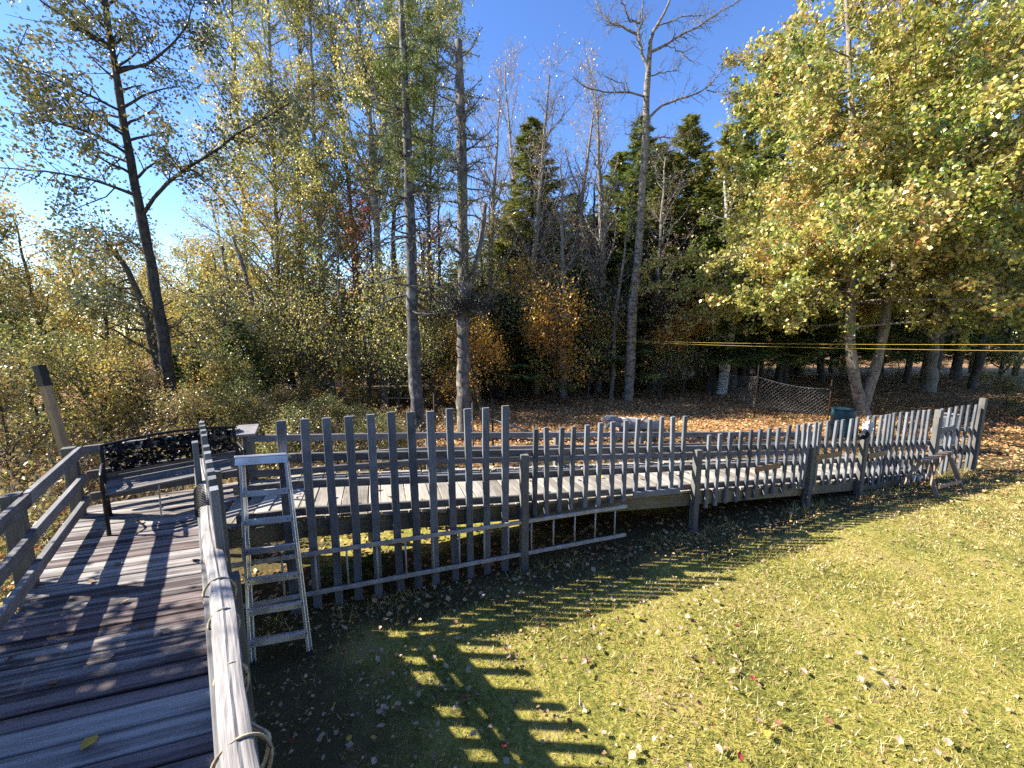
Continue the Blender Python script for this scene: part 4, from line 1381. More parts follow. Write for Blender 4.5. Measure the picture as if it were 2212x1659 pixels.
# ------------------------------------------------------------------ spruce with dead lower limbs, and the broken snag
g = np.random.default_rng(50)
tp = rooted(px_path([(902, 900), (896, 800), (890, 640), (886, 480), (882, 340), (876, 220), (868, 60), (862, -80)], 10.7, .19, .05), 1.25)
trunk = resample(tp, 40, g, .008)
dead = sprout(g, [trunk[12:34]], 60, 1.5, 0.22, 0.0, up=-0.15, fwd=-0.05, n=8, wander=.12, grav=.02, rmin=.01, lenfall=.2)
dtw = sprout(g, dead, 260, .5, .5, .2, up=-.1, n=4, rmin=.004)
live = sprout(g, [trunk[22:]], 46, 1.3, .2, 0.0, up=-.1, fwd=.05, n=7, rmin=.01, lenfall=.4)
ltw = sprout(g, live, 420, .4, .5, .2, up=-.1, fwd=.8, n=4, grav=.08)
lv = leaf_quads(leaves_on(g, ltw, 26, 0.05, 0.0), 0.10, g, droop=.5, aspect=.22)
t = finish_tree('spruce_tree', base_of(tp), 'dark barked spruce with dead lower limbs left of the snag', [trunk] + dead + dtw + live + ltw, M['bk_spruce'], lv, M['needle'])

tp = rooted(px_path([(1002, 900), (1000, 800), (1001, 640), (999, 480), (997, 300), (993, 180), (990, 86)], 11.2, .185, .085), 1.25)
trunk = resample(tp, 40, g, .006)
tip = trunk[-1].copy(); tip[2] += .02; tip[3] = .02
trunk = np.vstack([trunk, tip])
dead = sprout(g, [trunk[14:40]], 80, 1.25, .2, 0.0, up=.05, fwd=.05, n=9, wander=.16, grav=-.02, rmin=.012, lenfall=.25)
dtw = sprout(g, dead, 420, .5, .5, .15, up=.05, n=5, rmin=.004)
lv = leaf_quads(leaves_on(g, dead, 34, 0.05, .3), 0.09, g, droop=1.5, aspect=.3)
t = finish_tree('dead_snag', base_of(tp), 'broken topped dead snag with bare curling branches', [trunk] + dead + dtw, M['bk_snag'], lv, M['lichen_tuft'])
# dark twig ball low on the snag
bc = np.array(at(1000, 658, 11.1))
bp2 = bc + g.normal(size=(3800, 3)) * np.array([.30, .26, .17])
lv = leaf_quads(bp2, 0.085, g, droop=.3, aspect=.14)
o = obj('twig_ball', mesh_np('twig_ball', lv[0], lv[1]), M['needle_dark'], t)
o['label'] = 'dark dense twig ball round the snag trunk'
pl = [resample([(*at(1012, 668, 11.1), .05), (*at(1035, 676, 10.9), .035), (*at(1050, 684, 10.8), .02)], 6), resample([(*at(1010, 625, 11.2), .05), (*at(1030, 570, 11.3), .06), (*at(1040, 520, 11.4), .07), (*at(1048, 440, 11.4), .06)], 8)]
tube_obj('broken_limb', pl, M['bk_snag'], t)

# ------------------------------------------------------------------ tall bare poplar
def zt(a):
    return [(1008 + x * .2604, y * .2604) for x, y in a]


g = np.random.default_rng(60)
Yb = 16.6
main = [(1357, 862), (1362, 770), (1366, 660), (1374, 600), (1381, 525), (1386, 430)] + zt([(1480, 1250), (1490, 950), (1495, 700), (1508, 590), (1525, 430), (1502, 335), (1540, 260), (1640, 130), (1690, 0), (1730, -150)])
tp = rooted(px_path(main, Yb, .20, .025), 1.35)
trunk = resample(tp, 46, g, .006)
lm = [[(1505, 580), (1480, 520), (1430, 350), (1425, 280), (1445, 150), (1470, 0), (1490, -160)], [(1428, 290), (1270, 220), (1140, 160), (1085, 50), (1050, -60)], [(1440, 190), (1350, 180), (1320, 100), (1290, 0), (1240, -80)],
      [(1530, 430), (1640, 380), (1780, 290), (1980, 180), (2212, 30), (2330, -40)], [(1640, 385), (1730, 395), (1800, 470), (1900, 520)], [(1540, 260), (1620, 200), (1780, 140), (1960, 125)],
      [(1520, 630), (1650, 600), (1770, 575)], [(1510, 980), (1600, 880), (1700, 825), (1830, 815), (1990, 745), (2100, 600), (2200, 480)], [(1990, 750), (2100, 770), (2180, 850)],
      [(1475, 800), (1340, 760), (1200, 770), (1050, 750), (950, 730), (880, 630)], [(1320, 770), (1310, 690), (1200, 660), (1120, 620)], [(1460, 1150), (1310, 1105)], [(1510, 1160), (1600, 1135), (1700, 1150), (1820, 1100)],
      [(1500, 1400), (1640, 1250), (1700, 1190)], [(1470, 1480), (1340, 1530), (1200, 1590)], [(1480, 900), (1420, 1000), (1330, 1060)]]
rr = [.07, .05, .04, .055, .025, .035, .028, .055, .022, .042, .025, .025, .032, .03, .03, .022]
limbs = [resample(px_path(zt(a), Yb, r_, .012, g.uniform(-1, 1)), 12, g, .03) for a, r_ in zip(lm, rr)]
sub = sprout(g, limbs, 260, .9, .4, .2, up=.15, fwd=.6, n=6, wander=.2, rmin=.009)
tw = sprout(g, sub + limbs, 900, .45, .5, .2, up=.2, fwd=.6, n=4, rmin=.0045)
finish_tree('bare_poplar', base_of(tp), 'tall bare pale poplar with spreading leafless limbs', [trunk] + limbs + sub + tw, M['bk_bare'])

# ------------------------------------------------------------------ the forked maple
g = np.random.default_rng(70)
Ym = 13.8
s1 = rooted(px_path([(1862, 880), (1845, 835), (1838, 780), (1834, 690), (1842, 560), (1850, 400), (1840, 240), (1830, 60), (1825, -150)], Ym, .20, .04), 1.4)
s2 = px_path([(1862, 885), (1872, 850), (1888, 800), (1902, 760), (1920, 650), (1942, 500), (1955, 380), (1960, 280), (1985, 100), (1995, -150)], Ym, .20, .04, .5)
s3 = px_path([(1945, 480), (1975, 400), (2010, 300), (2060, 150), (2100, -60)], Ym + .2, .11, .03, .6)
stems = [resample(q, 34, g, .012) for q in (s1, s2, s3)]
prim = sprout(g, [stems[0][9:], stems[1][9:], stems[2]], 140, 6.3, .36, 0.0, up=.14, fwd=.12, n=9, wander=.08, grav=.02, rmin=.02, lenfall=.6)
lowp = sprout(g, [stems[0][7:18], stems[1][8:19]], 74, 6.5, .3, 0.0, up=0.05, fwd=.02, n=9, wander=.07, grav=.03, rmin=.02, lenfall=.2)
prim += lowp
sec = sprout(g, prim, 1300, 1.7, .5, .22, up=.05, fwd=.6, n=6, grav=.03, rmin=.009)
tw = sprout(g, sec + prim, 9600, .6, .5, .25, up=-.05, fwd=.6, n=4, grav=.08, rmin=.005)
lp_ = leaves_on(g, tw, (13, 25), .085)
lfv = leaf_quads(lp_, .108, g, droop=1.1, aspect=.9)
finish_tree('maple_tree', base_of(s1), 'forked trunk maple with a broad yellow-green autumn crown', stems + prim + sec + tw, M['bk_maple'], lfv, M['lf_maple'])

# maples running out of the right edge
def maple(base, H, r0, seed, label, leaf, nprim=46, ntw=1100, L=4.2, size=.10, name='maple_tree', lean=(0, 0), t0=.2):
    g = np.random.default_rng(seed)
    tp = [(base[0], base[1], -.15, r0 * 1.4), (base[0], base[1], .3, r0 * 1.1), (base[0] + lean[0] * .4, base[1] + lean[1] * .4, H * .45, r0 * .75), (base[0] + lean[0], base[1] + lean[1], H, r0 * .15)]
    trunk = resample(tp, 34, g, .03)
    prim = sprout(g, [trunk[int(34 * t0):]], nprim, L, .36, 0, up=.25, fwd=.2, n=9, wander=.09, rmin=.02, lenfall=.6)
    sec = sprout(g, prim, nprim * 5, L * .3, .5, .25, up=.05, fwd=.6, n=6, grav=.03, rmin=.009)
    tw = sprout(g, sec + prim, ntw, .55, .5, .25, up=-.05, fwd=.6, n=4, grav=.08, rmin=.005)
    lv = leaf_quads(leaves_on(g, tw, (14, 26), .14), size, g, droop=1.0, aspect=1.0)
    return finish_tree(name, (base[0], base[1], 0), label, [trunk] + prim + sec + tw, M['bk_maple'], lv, leaf)


maple((18.4, 13.2), 14, .32, 71, 'large golden maple half cut off by the right edge', M['lf_maple'], nprim=70, ntw=3400, L=6.0, size=.088)
maple((20.5, 19.0), 13, .28, 72, 'green shaded maple behind the forked maple on the right', M['lf_bush'], nprim=60, ntw=1900, L=5.2)

# ------------------------------------------------------------------ prototypes of the forest behind
def conifer(seed, H, Rb, label, leaf, nbr=150, droop=.25, dens=1.0, bark=M['bk_brown'], loc=(0, 0, 0), start=.2):
    g = np.random.default_rng(seed)
    trunk = resample([(0, 0, -.2, H * .016), (0, 0, H * .4, H * .011), (0.05, 0, H, .012)], 24, g, .01)
    br, P, D = [], [], []
    for k in range(nbr):
        z = H * (start + (1 - start) * (1 - (1 - (k + g.uniform(0, 1)) / nbr) ** 1.15))
        L = Rb * (1 - z / H) ** .66 * g.uniform(.45, 1.2) + .15
        a = g.uniform(0, 6.283)
        d = np.array([math.cos(a), math.sin(a), 0.0])
        q = np.zeros((6, 4))
        for i in range(6):
            t_ = i / 5
            q[i, :3] = d * L * t_ + np.array([0, 0, z - droop * L * math.sin(t_ * 2.2) + .12 * L * t_ * t_])
            q[i, 3] = .022 * (1 - .8 * t_)
        br.append(q)
        m_ = int((18 + 85 * L) * dens)
        t_ = g.uniform(.12, 1.0, m_)
        x = t_ * 5
        i = np.minimum(x.astype(int), 4)
        f_ = (x - i)[:, None]
        c = q[i, :3] * (1 - f_) + q[i + 1, :3] * f_
        side = np.array([-d[1], d[0], 0])
        sgn = g.choice([-1, 1], m_)[:, None]
        off = (L * .42 * (1.08 - t_))[:, None] * g.uniform(.1, 1, (m_, 1))
        dirv = side[None] * sgn * .8 + d[None] * .7 + g.normal(size=(m_, 3)) * .25 + np.array([0, 0, -.18])
        dirv /= np.linalg.norm(dirv, axis=1, keepdims=True)
        P.append(c + dirv * off)
        D.append(dirv)
    P = np.concatenate(P); D = np.concatenate(D)
    m_ = len(P)
    ln_ = g.uniform(.16, .42, m_)[:, None]
    up = g.normal(size=(m_, 3)) * .5 + np.array([0, 0, 1.0])
    S = np.cross(D, up); S /= np.linalg.norm(S, axis=1, keepdims=True)
    wd = g.uniform(.014, .032, m_)[:, None]
    V = np.stack([P - D * ln_ * .5, P + S * wd, P + D * ln_ * .6, P - S * wd], 1).reshape(-1, 3)
    i = np.arange(m_)[:, None] * 4
    F = np.concatenate([i + np.array([[0, 1, 2]]), i + np.array([[0, 2, 3]])])
    wood = [trunk] + br
    b = np.array(loc)
    t = thing('conifer_tree', loc, label, 'tree', 'conifers of the woods behind')
    v, f = tubes(wood)
    obj('trunk', mesh_np('trunk', v, f, True), bark, t, Matrix.Translation(Vector(loc)))
    obj('crown', mesh_np('crown', V, F), leaf, t, Matrix.Translation(Vector(loc)))
    return t


def place_px(px, py_top, Y):
    q = at(px, py_top, Y)
    return (q.x, q.y, 0.0), q.z


cons = [(1650, 600, 28.0, 2, 'low dark fir deep behind the chain link fence'), (1730, 590, 27.0, 2, 'low dark fir deep left of the maple trunk'), (1820, 580, 28.5, 2, 'low dark fir deep behind the maple trunk'), (1930, 590, 27.5, 2, 'low dark fir deep right of the maple trunk'), (2030, 580, 26.5, 2, 'low dark fir deep behind the right maple'), (2150, 580, 26.0, 2, 'low dark fir deep at the right edge'), (1530, 330, 23.0, 1, 'olive fir between poplar and maple crown'), (1430, 310, 26.0, 1, 'far olive fir right of the poplar'), (1340, 330, 25.5, 1, 'far olive fir left of the poplar'), (1580, 270, 27.0, 1, 'far fir just left of the tall slender one'), (1110, 430, 22.5, 1, 'olive fir left of the pointed spruce'), (1200, 470, 23.0, 1, 'olive fir right of the pointed spruce'), (1150, 258, 21.0, 1, 'pointed dark spruce behind the pale forked bare tree'), (1388, 250, 24.0, 0, 'dark spruce right behind the bare poplar trunk'),
        (1492, 250, 25.5, 1, 'olive green fir just right of the bare poplar'), (1666, 108, 23.5, 1, 'tall slender fir rising left of the maple crown'),
        (1618, 330, 20.5, 1, 'dense dark fir half hidden by the left of the maple crown'), (1790, 120, 27.0, 0, 'tall fir showing through the maple crown'),
        (1300, 470, 22.5, 1, 'olive fir left of the bare poplar'), (1243, 420, 27.0, 2, 'far fir between the bare trees'),
        (1085, 500, 24.0, 2, 'far dark fir right of the snag'), (1440, 395, 21.5, 1, 'dark fir close right of the poplar trunk'),
        (1345, 540, 19.5, 2, 'shorter dark fir left of the poplar foot'), (1560, 470, 19.0, 0, 'dark spruce above the white birch foot'),
        (1210, 560, 19.5, 2, 'short dark fir between the bare tree and poplar'), (1000, 560, 20.0, 0, 'dark spruce behind the snag'),
        (1720, 420, 21.0, 2, 'shaded fir behind the forked maple'), (1900, 300, 24.0, 0, 'shaded spruce behind the right of the maple'),
        (2020, 380, 22.0, 2, 'shaded fir behind the maple toward the right edge'), (2140, 320, 24.0, 0, 'dark fir at the far right behind the maples'),
        (1110, 640, 18.0, 2, 'low dark fir under the bare trees')]
protos = {}
specs = {0: (80, 12.0, 3.0, M['needle'], 230, .26), 1: (81, 12.0, 3.0, M['needle_warm'], 250, .10), 2: (82, 9.0, 3.0, M['needle'], 200, .24)}
g = np.random.default_rng(90)
for (px, py, Y, kind, lab) in cons:
    loc, h = place_px(px, py, Y)
    sd2, H, Rb, mt, nb, dr_ = specs[kind]
    if kind not in protos:
        Rb *= H / h if False else 1
        protos[kind] = conifer(sd2, H, Rb, lab, mt, nb, dr_, loc=(0, 0, 0))
        pt = protos[kind]
        pt.matrix_basis = Matrix.Translation(Vector(loc)) @ Matrix.Diagonal((1.25, 1.25, h / H, 1))
        for ch in pt.children:
            ch.matrix_parent_inverse = Matrix.Identity(4)
            ch.matrix_basis = Matrix.Identity(4)
    else:
        copy_tree(protos[kind], 'conifer_tree', loc, g.uniform(0, 6.28), (g.uniform(1.15, 1.5), h / H), lab, 'conifers of the woods behind')


def as_proto(t, loc, sc=(1, 1), rzv=0.0):
    t.matrix_basis = Matrix.Translation(Vector(loc)) @ Matrix.Rotation(rzv, 4, 'Z') @ Matrix.Diagonal((sc[0], sc[0], sc[1], 1))
    for ch in t.children:
        ch.matrix_parent_inverse = Matrix.Identity(4)
        ch.matrix_basis = Matrix.Identity(4)


def proto_broad(seed, H, L, nprim, ntw, per, size, leaf, bark, name, label, group, t0=.25, up=.5, lean=.4, r0=None, droop=.7, cat='tree'):
    g = np.random.default_rng(seed)
    r0 = r0 or H * .012
    trunk = resample([(0, 0, -.15, r0 * 1.3), (g.normal() * lean * .3, g.normal() * lean * .3, H * .4, r0), (g.normal() * lean, g.normal() * lean, H, r0 * .2)], 22, g, .02)
    prim = sprout(g, [trunk[int(22 * t0):]], nprim, L, .42, 0, up=up, fwd=.3, n=7, wander=.14, rmin=.012, lenfall=.45)
    sec = sprout(g, prim, nprim * 3, L * .45, .5, .2, up=.15, fwd=.6, n=5, rmin=.007)
    tw = sprout(g, sec + prim, ntw, .5, .5, .2, up=.05, fwd=.6, n=4, grav=.04, rmin=.004)
    lv = leaf_quads(leaves_on(g, tw, per, .14), size, g, droop=droop, aspect=.95) if leaf else None
    return finish_tree(name, (0, 0, 0), label, [trunk] + prim + sec + tw, bark, lv, leaf, group, cat)


# leafless trees: fine twigs against the sky
lab = 'leafless grey tree with fine upswept twigs behind the snag'
bare = [proto_broad(100 + k, 12.5, 3.0, 34, 1150, (0, 3), .07, M['lf_tan'], M['bk_twig'], 'bare_tree', lab, 'leafless trees among the conifers', .3, .9, .6, .13) for k in range(2)]
bl_ = [(1165, 150, 18.3, 0, 'pale forked leafless tree in front of the pointed spruce'), (1062, 190, 19.5, 1, 'wispy leafless tree just right of the snag top'), (1262, 195, 20.5, 1, 'wispy leafless tree midway between snag and poplar'),
       (1312, 165, 19.0, 0, 'leafless tree close left of the bare poplar'), (1110, 130, 23.0, 1, 'tall leafless tree with a few tan leaves behind the snag'), (1225, 330, 17.5, 0, 'shorter leafless tree over the orange saplings'),
       (470, 420, 24.0, 1, 'wispy leafless tree far behind the left aspen'), (1440, 330, 19.5, 0, 'leafless tree just right of the poplar trunk')]
used = set()
for (px, py, Y, k, lb) in bl_:
    loc, h = place_px(px, py, Y)
    if k not in used:
        used.add(k)
        bare[k]['label'] = lb
        as_proto(bare[k], loc, (1.0, h / 12.5))
    else:
        copy_tree(bare[k], 'bare_tree', loc, g.uniform(0, 6.28), (.95, h / 12.5), lb, 'leafless trees among the conifers')

# pale upright stems inside the wood
stemp = [proto_broad(110, 9, 1.2, 16, 90, 0, 0, None, M['bk_bare'], 'slim_tree', 'x', 'thin stems inside the wood', .35, .4, .5, .075), proto_broad(111, 9, 1.2, 18, 110, 0, 0, None, M['bk_brown'], 'slim_tree', 'x', 'thin stems inside the wood', .3, .2, .4, .10)]
stems_ = [(1322, 17.0, 0, 1.0, 'slender pale stem curving up left of the poplar foot'), (1410, 22.5, 0, 1.0, 'pale stem right of the poplar near the dark shed'), (1555, 18.6, 0, 1.9, None),
          (1165, 18.8, 1, 2.0, 'thick dark trunk under the pale forked tree'), (1200, 19.2, 1, 1.6, 'dark trunk right of the thick one under the bare trees'), (1135, 20.5, 1, 1.2, 'dark thin trunk left of the thick one under the bare trees'),
          (1270, 20.0, 1, 1.2, 'dark thin trunk in shade left of the slender pale stem'), (1290, 22.0, 1, 1.0, 'dark thin trunk just left of the slender pale stem'), (1380, 21.0, 1, 1.3, 'dark trunk in shade just right of the poplar foot'),
          (1240, 24.0, 0, .8, 'thin pale stem in shade beneath the olive fir'), (1450, 24.5, 0, .9, 'thin pale stem before the teal shed panels'), (1600, 23.0, 1, 1.4, 'dark trunk behind the chain link fence'),
          (1690, 22.0, 1, 1.5, 'dark trunk behind the middle of the chain link fence'), (1640, 25.0, 1, 1.1, 'dark thin trunk far behind the chain link fence'), (940, 14.5, 1, .8, 'thin dark stem right of the spruce'),
          (955, 15.8, 1, .7, 'thin dark stem left of the snag'), (870, 16.5, 1, .7, 'thin dark stem left of the spruce'), (745, 15.0, 0, .8, 'thin crooked pale stem by the pole fence'), (1770, 23.0, 1, 1.5, 'dark trunk behind the forked maple left stem'),
          (2010, 19.0, 1, 1.6, 'dark trunk right of the forked maple'), (2100, 20.0, 1, 1.4, 'dark trunk far right behind the maples')]
sused = set()
for (px, Y, k, s_, lb) in stems_:
    if lb is None:
        continue
    q = at(px, 840, Y)
    loc = (q.x, q.y, 0)
    if k not in sused:
        sused.add(k)
        stemp[k]['label'] = lb
        as_proto(stemp[k], loc, (s_, 1.0))
    else:
        copy_tree(stemp[k], 'slim_tree', loc, g.uniform(0, 6.28), (s_, g.uniform(.85, 1.2)), lb, 'thin stems inside the wood')
# the white birch foot
q = at(1553, 850, 18.5)
wb_ = proto_broad(115, 10, 2.2, 22, 260, (10, 18), .085, M['lf_maple'], M['bk_white'], 'birch_tree', 'white birch trunk left of the chain link fence', None, .22, .2, .5, .19)
as_proto(wb_, (q.x + .1, q.y, 0), (1, 1))

# two dead leaning snags at the left
for (pts, lb, Y) in (([(518, 770), (505, 700), (492, 610), (480, 532)], 'thin dead snag leaning left, the shorter of two', 15.5), ([(592, 830), (570, 740), (545, 650), (520, 560), (502, 512)], 'thin dead snag leaning left toward the shorter one', 14.8)):
    g2 = np.random.default_rng(len(lb))
    tp = rooted(px_path(pts, Y, .12, .05), 1.2)
    trunk = resample(tp, 20, g2, .01)
    dd_ = sprout(g2, [trunk[6:]], 34, .9, .25, 0, up=-.1, fwd=0, n=6, rmin=.008)
    dt_ = sprout(g2, dd_, 90, .35, .5, .2, n=4)
    finish_tree('dead_snag', base_of(tp), lb, [trunk] + dd_ + dt_, M['bk_bare'], group='dead leaning snags')

# ------------------------------------------------------------------ background broadleaf trees
GB = 'background trees of the wood'
bgp = [proto_broad(120, 8.0, 2.4, 40, 420, (12, 20), .085, M['lf_aspen'], M['bk_brown'], 'background_tree', 'x', GB, .15, .45, .5),
       proto_broad(121, 7.0, 2.6, 40, 420, (12, 20), .085, M['lf_gold'], M['bk_brown'], 'background_tree', 'x', GB, .12, .35, .5),
       proto_broad(122, 7.5, 2.5, 40, 420, (12, 20), .085, M['lf_bush'], M['bk_brown'], 'background_tree', 'x', GB, .1, .4, .5)]
LB = ['olive leaved background tree in the wood behind', 'golden leaved background tree in the wood behind', 'yellow-green bushy background tree in the wood behind']
HB = [8.0, 7.0, 7.5]
spots = []
EXTRA = [(400, 540, 22.0, 1), (450, 540, 21.0, 2), (340, 545, 26.0, 2), (500, 530, 19.0, 2), (1090, 520, 21.0, 1), (1040, 500, 19.5, 2), (1330, 480, 27.0, 2), (1420, 470, 28.0, 0), (1500, 440, 27.0, 2), (1180, 500, 25.0, 0), (1270, 500, 26.0, 2), (600, 470, 17.1, 1), (760, 480, 17.1, 1), (900, 500, 17.0, 1), (640, 560, 16.2, 2), (480, 540, 17.0, 1)]
gg = np.random.default_rng(130)
for (px, py, Y, k) in [(-40, 440, 13.5, 2), (60, 470, 15.0, 1), (130, 520, 17.0, 2), (40, 560, 20.0, 0), (200, 560, 18.0, 2), (260, 575, 21.0, 1), (310, 590, 24.0, 2), (380, 600, 20.0, 1), (440, 615, 23.0, 2), (150, 600, 24.0, 1), (480, 590, 27.0, 0), (90, 620, 28.0, 2),
                       (350, 610, 30.0, 1), (230, 600, 31.0, 0), (540, 560, 24.0, 2), (600, 480, 25.0, 0), (660, 440, 22.0, 1), (720, 430, 24.0, 0), (790, 450, 21.0, 2), (850, 480, 23.0, 0), (900, 520, 20.5, 2), (960, 520, 24.0, 1),
                       (1020, 560, 26.0, 2), (620, 600, 19.5, 2), (700, 620, 18.5, 1), (760, 640, 19.5, 2), (860, 640, 18.5, 1), (930, 650, 18.5, 2), (1070, 600, 28.0, 0), (1150, 580, 30.0, 2), (1230, 600, 30.0, 1), (1320, 560, 31.0, 2), (1400, 560, 31.0, 0), (1480, 560, 30.0, 2),
                       (1560, 520, 31.0, 0), (1650, 500, 31.0, 2), (1740, 480, 31.0, 0), (1840, 480, 32.0, 2), (1940, 440, 30.0, 0), (2050, 430, 29.0, 2), (2160, 420, 28.0, 0), (2260, 420, 26.0, 2), (2350, 400, 24.0, 0), (2200, 560, 20.0, 2),
                       (1520, 640, 21.0, 0), (500, 640, 18.0, 2), (430, 660, 16.0, 1), (20, 640, 12.5, 2), (-80, 600, 11.5, 2)] + EXTRA:
    if 530 < px < 1040 and Y > 17.2:
        py = max(py, 590)                # the wood behind the aspens is low and lets the light through
    loc, h = place_px(px, py, Y)
    spots.append((loc, h, k, px, Y))
LANDM = [(-100, 'beyond the left edge of the woods'), (40, 'at the left edge above the leaning post'), (150, 'left of the dark aspen'), (260, 'just left of the dark aspen trunk'), (350, 'right behind the dark aspen trunk'), (470, 'right of the dark aspen trunk'), (560, 'behind the dead leaning snags'),
         (640, 'behind the pole fence'), (720, 'behind the slim aspens'), (800, 'behind the pale forked aspen'), (880, 'left of the spruce trunk'), (960, 'between spruce and snag'), (1050, 'right behind the snag'), (1130, 'right of the snag'), (1200, 'under the pale forked bare tree'),
         (1290, 'left of the bare poplar'), (1380, 'right behind the bare poplar'), (1460, 'right of the bare poplar'), (1540, 'above the dark shed'), (1620, 'behind the chain link fence'), (1720, 'left of the forked maple'), (1880, 'right behind the forked maple'), (2000, 'right of the forked maple'), (2120, 'toward the right edge'), (9999, 'at the right edge')]
seen_l = {}


def where(px, Y):
    return next(t_ for m_, t_ in LANDM if px <= m_)


def unique(lab):
    n_ = seen_l.get(lab, 0)
    seen_l[lab] = n_ + 1
    return lab if n_ == 0 else lab + (', the next one back' if n_ == 1 else ', the one farthest back' if n_ == 2 else ', deep in the wood')


us_ = set()
KL = ['olive leaved tree', 'golden leaved tree', 'yellow-green bushy tree']
for loc, h, k, px_, Y_ in sorted(spots, key=lambda q: q[4]):
    LB[k] = unique(KL[k] + ' ' + where(px_, Y_))
    if k not in us_:
        us_.add(k)
        bgp[k]['label'] = LB[k]
        as_proto(bgp[k], loc, (max(.8, h / HB[k]), h / HB[k]))
    else:
        copy_tree(bgp[k], 'background_tree', loc, gg.uniform(0, 6.28), (max(.8, h / HB[k]) * gg.uniform(.9, 1.15), h / HB[k]), LB[k], GB)

# ------------------------------------------------------------------ saplings and bushes
GS = 'bushes and saplings under the trees'
bush_specs = {'or': (M['lf_orange'], 140, .05), 'ye': (M['lf_gold'], 141, .055), 'gr': (M['lf_bush'], 142, .058), 'br': (M['lf_under'], 143, .06), 'ta': (M['lf_tan'], 144, .042), 'lo': (M['lf_aspen'], 145, .034)}
bp3 = {}
for k, (mt, sd3, sz) in bush_specs.items():
    bp3[k] = proto_broad(sd3, 2.4, 1.7 if k == 'or' else 1.2, 15 if k == 'or' else 30, {'lo': 330, 'ta': 330, 'or': 300}.get(k, 230), {'lo': (6, 13), 'ta': (2, 6), 'or': (9, 16)}.get(k, (11, 19)), sz, mt, M['bk_brown'], 'bush', 'x', GS, .22 if k in ('lo', 'ta', 'or') else .02, .5, .5, .03, cat='bush')
BLAB = {'or': 'orange leaved sapling', 'ye': 'golden yellow bush', 'gr': 'low yellow-green bush', 'br': 'brown leaved bush', 'ta': 'thinly leaved tan sapling', 'lo': 'loose yellow-green sapling'}
bl3 = [(565, 620, 13.6, 'lo', None), (640, 600, 14.0, 'lo', None), (705, 640, 13.4, 'lo', None), (780, 590, 14.2, 'lo', None), (850, 630, 13.6, 'lo', None), (935, 620, 14.2, 'lo', None), (480, 640, 13.2, 'lo', None), (545, 640, 16.0, 'lo', None), (625, 600, 16.5, 'lo', None), (690, 610, 17.0, 'lo', None), (750, 650, 16.4, 'lo', None), (860, 640, 16.8, 'lo', None), (950, 660, 17.0, 'lo', None), (1080, 640, 17.6, 'lo', None), (1130, 660, 18.2, 'lo', None), (1270, 650, 17.0, 'lo', None), (1430, 700, 17.2, 'lo', None), (1480, 690, 18.0, 'lo', None), (1660, 760, 26.0, 'gr', None), (1740, 755, 27.0, 'br', None), (1820, 760, 25.0, 'gr', None), (1940, 760, 24.0, 'gr', None), (2030, 760, 23.0, 'br', None), (2110, 770, 21.0, 'gr', None), (1042, 735, 12.4, 'or', 'bright orange sapling right beside the snag trunk'), (1075, 700, 17.5, 'or', None), (1195, 680, 16.0, 'or', 'orange sapling under the pale forked bare tree'), (1235, 720, 15.6, 'or', None), (1130, 740, 18.0, 'or', None), (1250, 620, 20.0, 'ye', None), (1150, 640, 20.5, 'or', None),
       (445, 795, 10.2, 'ye', 'bright yellow bush right of the dark aspen foot'), (20, 760, 9.0, 'gr', None), (100, 770, 10.0, 'gr', None), (170, 780, 9.5, 'gr', None), (230, 790, 9.0, 'ye', None), (290, 820, 9.2, 'br', None), (520, 800, 11.0, 'gr', None), (600, 850, 11.5, 'br', None), (660, 830, 13.5, 'gr', None),
       (760, 800, 14.0, 'ye', None), (810, 810, 15.5, 'gr', None), (690, 790, 16.0, 'ye', None), (720, 870, 10.5, 'gr', None), (660, 890, 9.5, 'gr', None), (560, 870, 9.0, 'br', None), (500, 860, 8.6, 'gr', None), (780, 905, 9.0, 'gr', None), (870, 820, 15.5, 'gr', None), (950, 800, 15.0, 'ye', None),
       (1400, 800, 21.0, 'br', None), (1455, 830, 18.5, 'gr', None), (1500, 820, 20.0, 'gr', None), (1570, 790, 19.5, 'gr', None), (2170, 820, 14.5, 'gr', 'green bush at the right edge beyond the lawn'), (2250, 810, 14.0, 'gr', None), (1350, 780, 23.0, 'gr', None), (1280, 800, 23.0, 'br', None), (430, 870, 8.0, 'br', None), (360, 870, 8.2, 'br', None),
       (1100, 800, 20.0, 'br', None), (1060, 640, 17.0, 'ta', None), (1120, 620, 17.5, 'ta', None), (1210, 600, 18.6, 'ta', None), (1290, 640, 18.0, 'ta', None), (1430, 640, 18.0, 'ta', None), (1400, 700, 17.6, 'or', None), (1330, 720, 18.6, 'or', None), (1170, 560, 22.5, 'ta', None), (1460, 560, 19.5, 'ta', None), (1280, 560, 21.5, 'ta', None), (1090, 720, 16.8, 'or', None), (985, 720, 15.5, 'ye', None), (940, 690, 17.0, 'or', None), (850, 730, 17.0, 'ye', None), (1340, 820, 18.5, 'br', None), (1240, 810, 18.0, 'br', None), (1010, 830, 14.0, 'gr', None), (-30, 800, 7.6, 'gr', None), (30, 830, 7.0, 'br', None), (850, 920, 8.2, 'gr', None), (600, 925, 7.0, 'gr', None)]
bu = set()
for (px, py, Y, k, lb) in bl3:
    loc, h = place_px(px, py, Y)
    h = max(.5, h)
    lb = lb or unique(BLAB[k] + ' ' + where(px, Y))
    if k not in bu:
        bu.add(k)
        bp3[k]['label'] = lb
        as_proto(bp3[k], loc, (max(.55, h / 2.4), h / 2.4))
    else:
        copy_tree(bp3[k], 'bush', loc, gg.uniform(0, 6.28), (max(.6, h / 2.4 * .9), h / 2.4), lb, GS, 'bush')

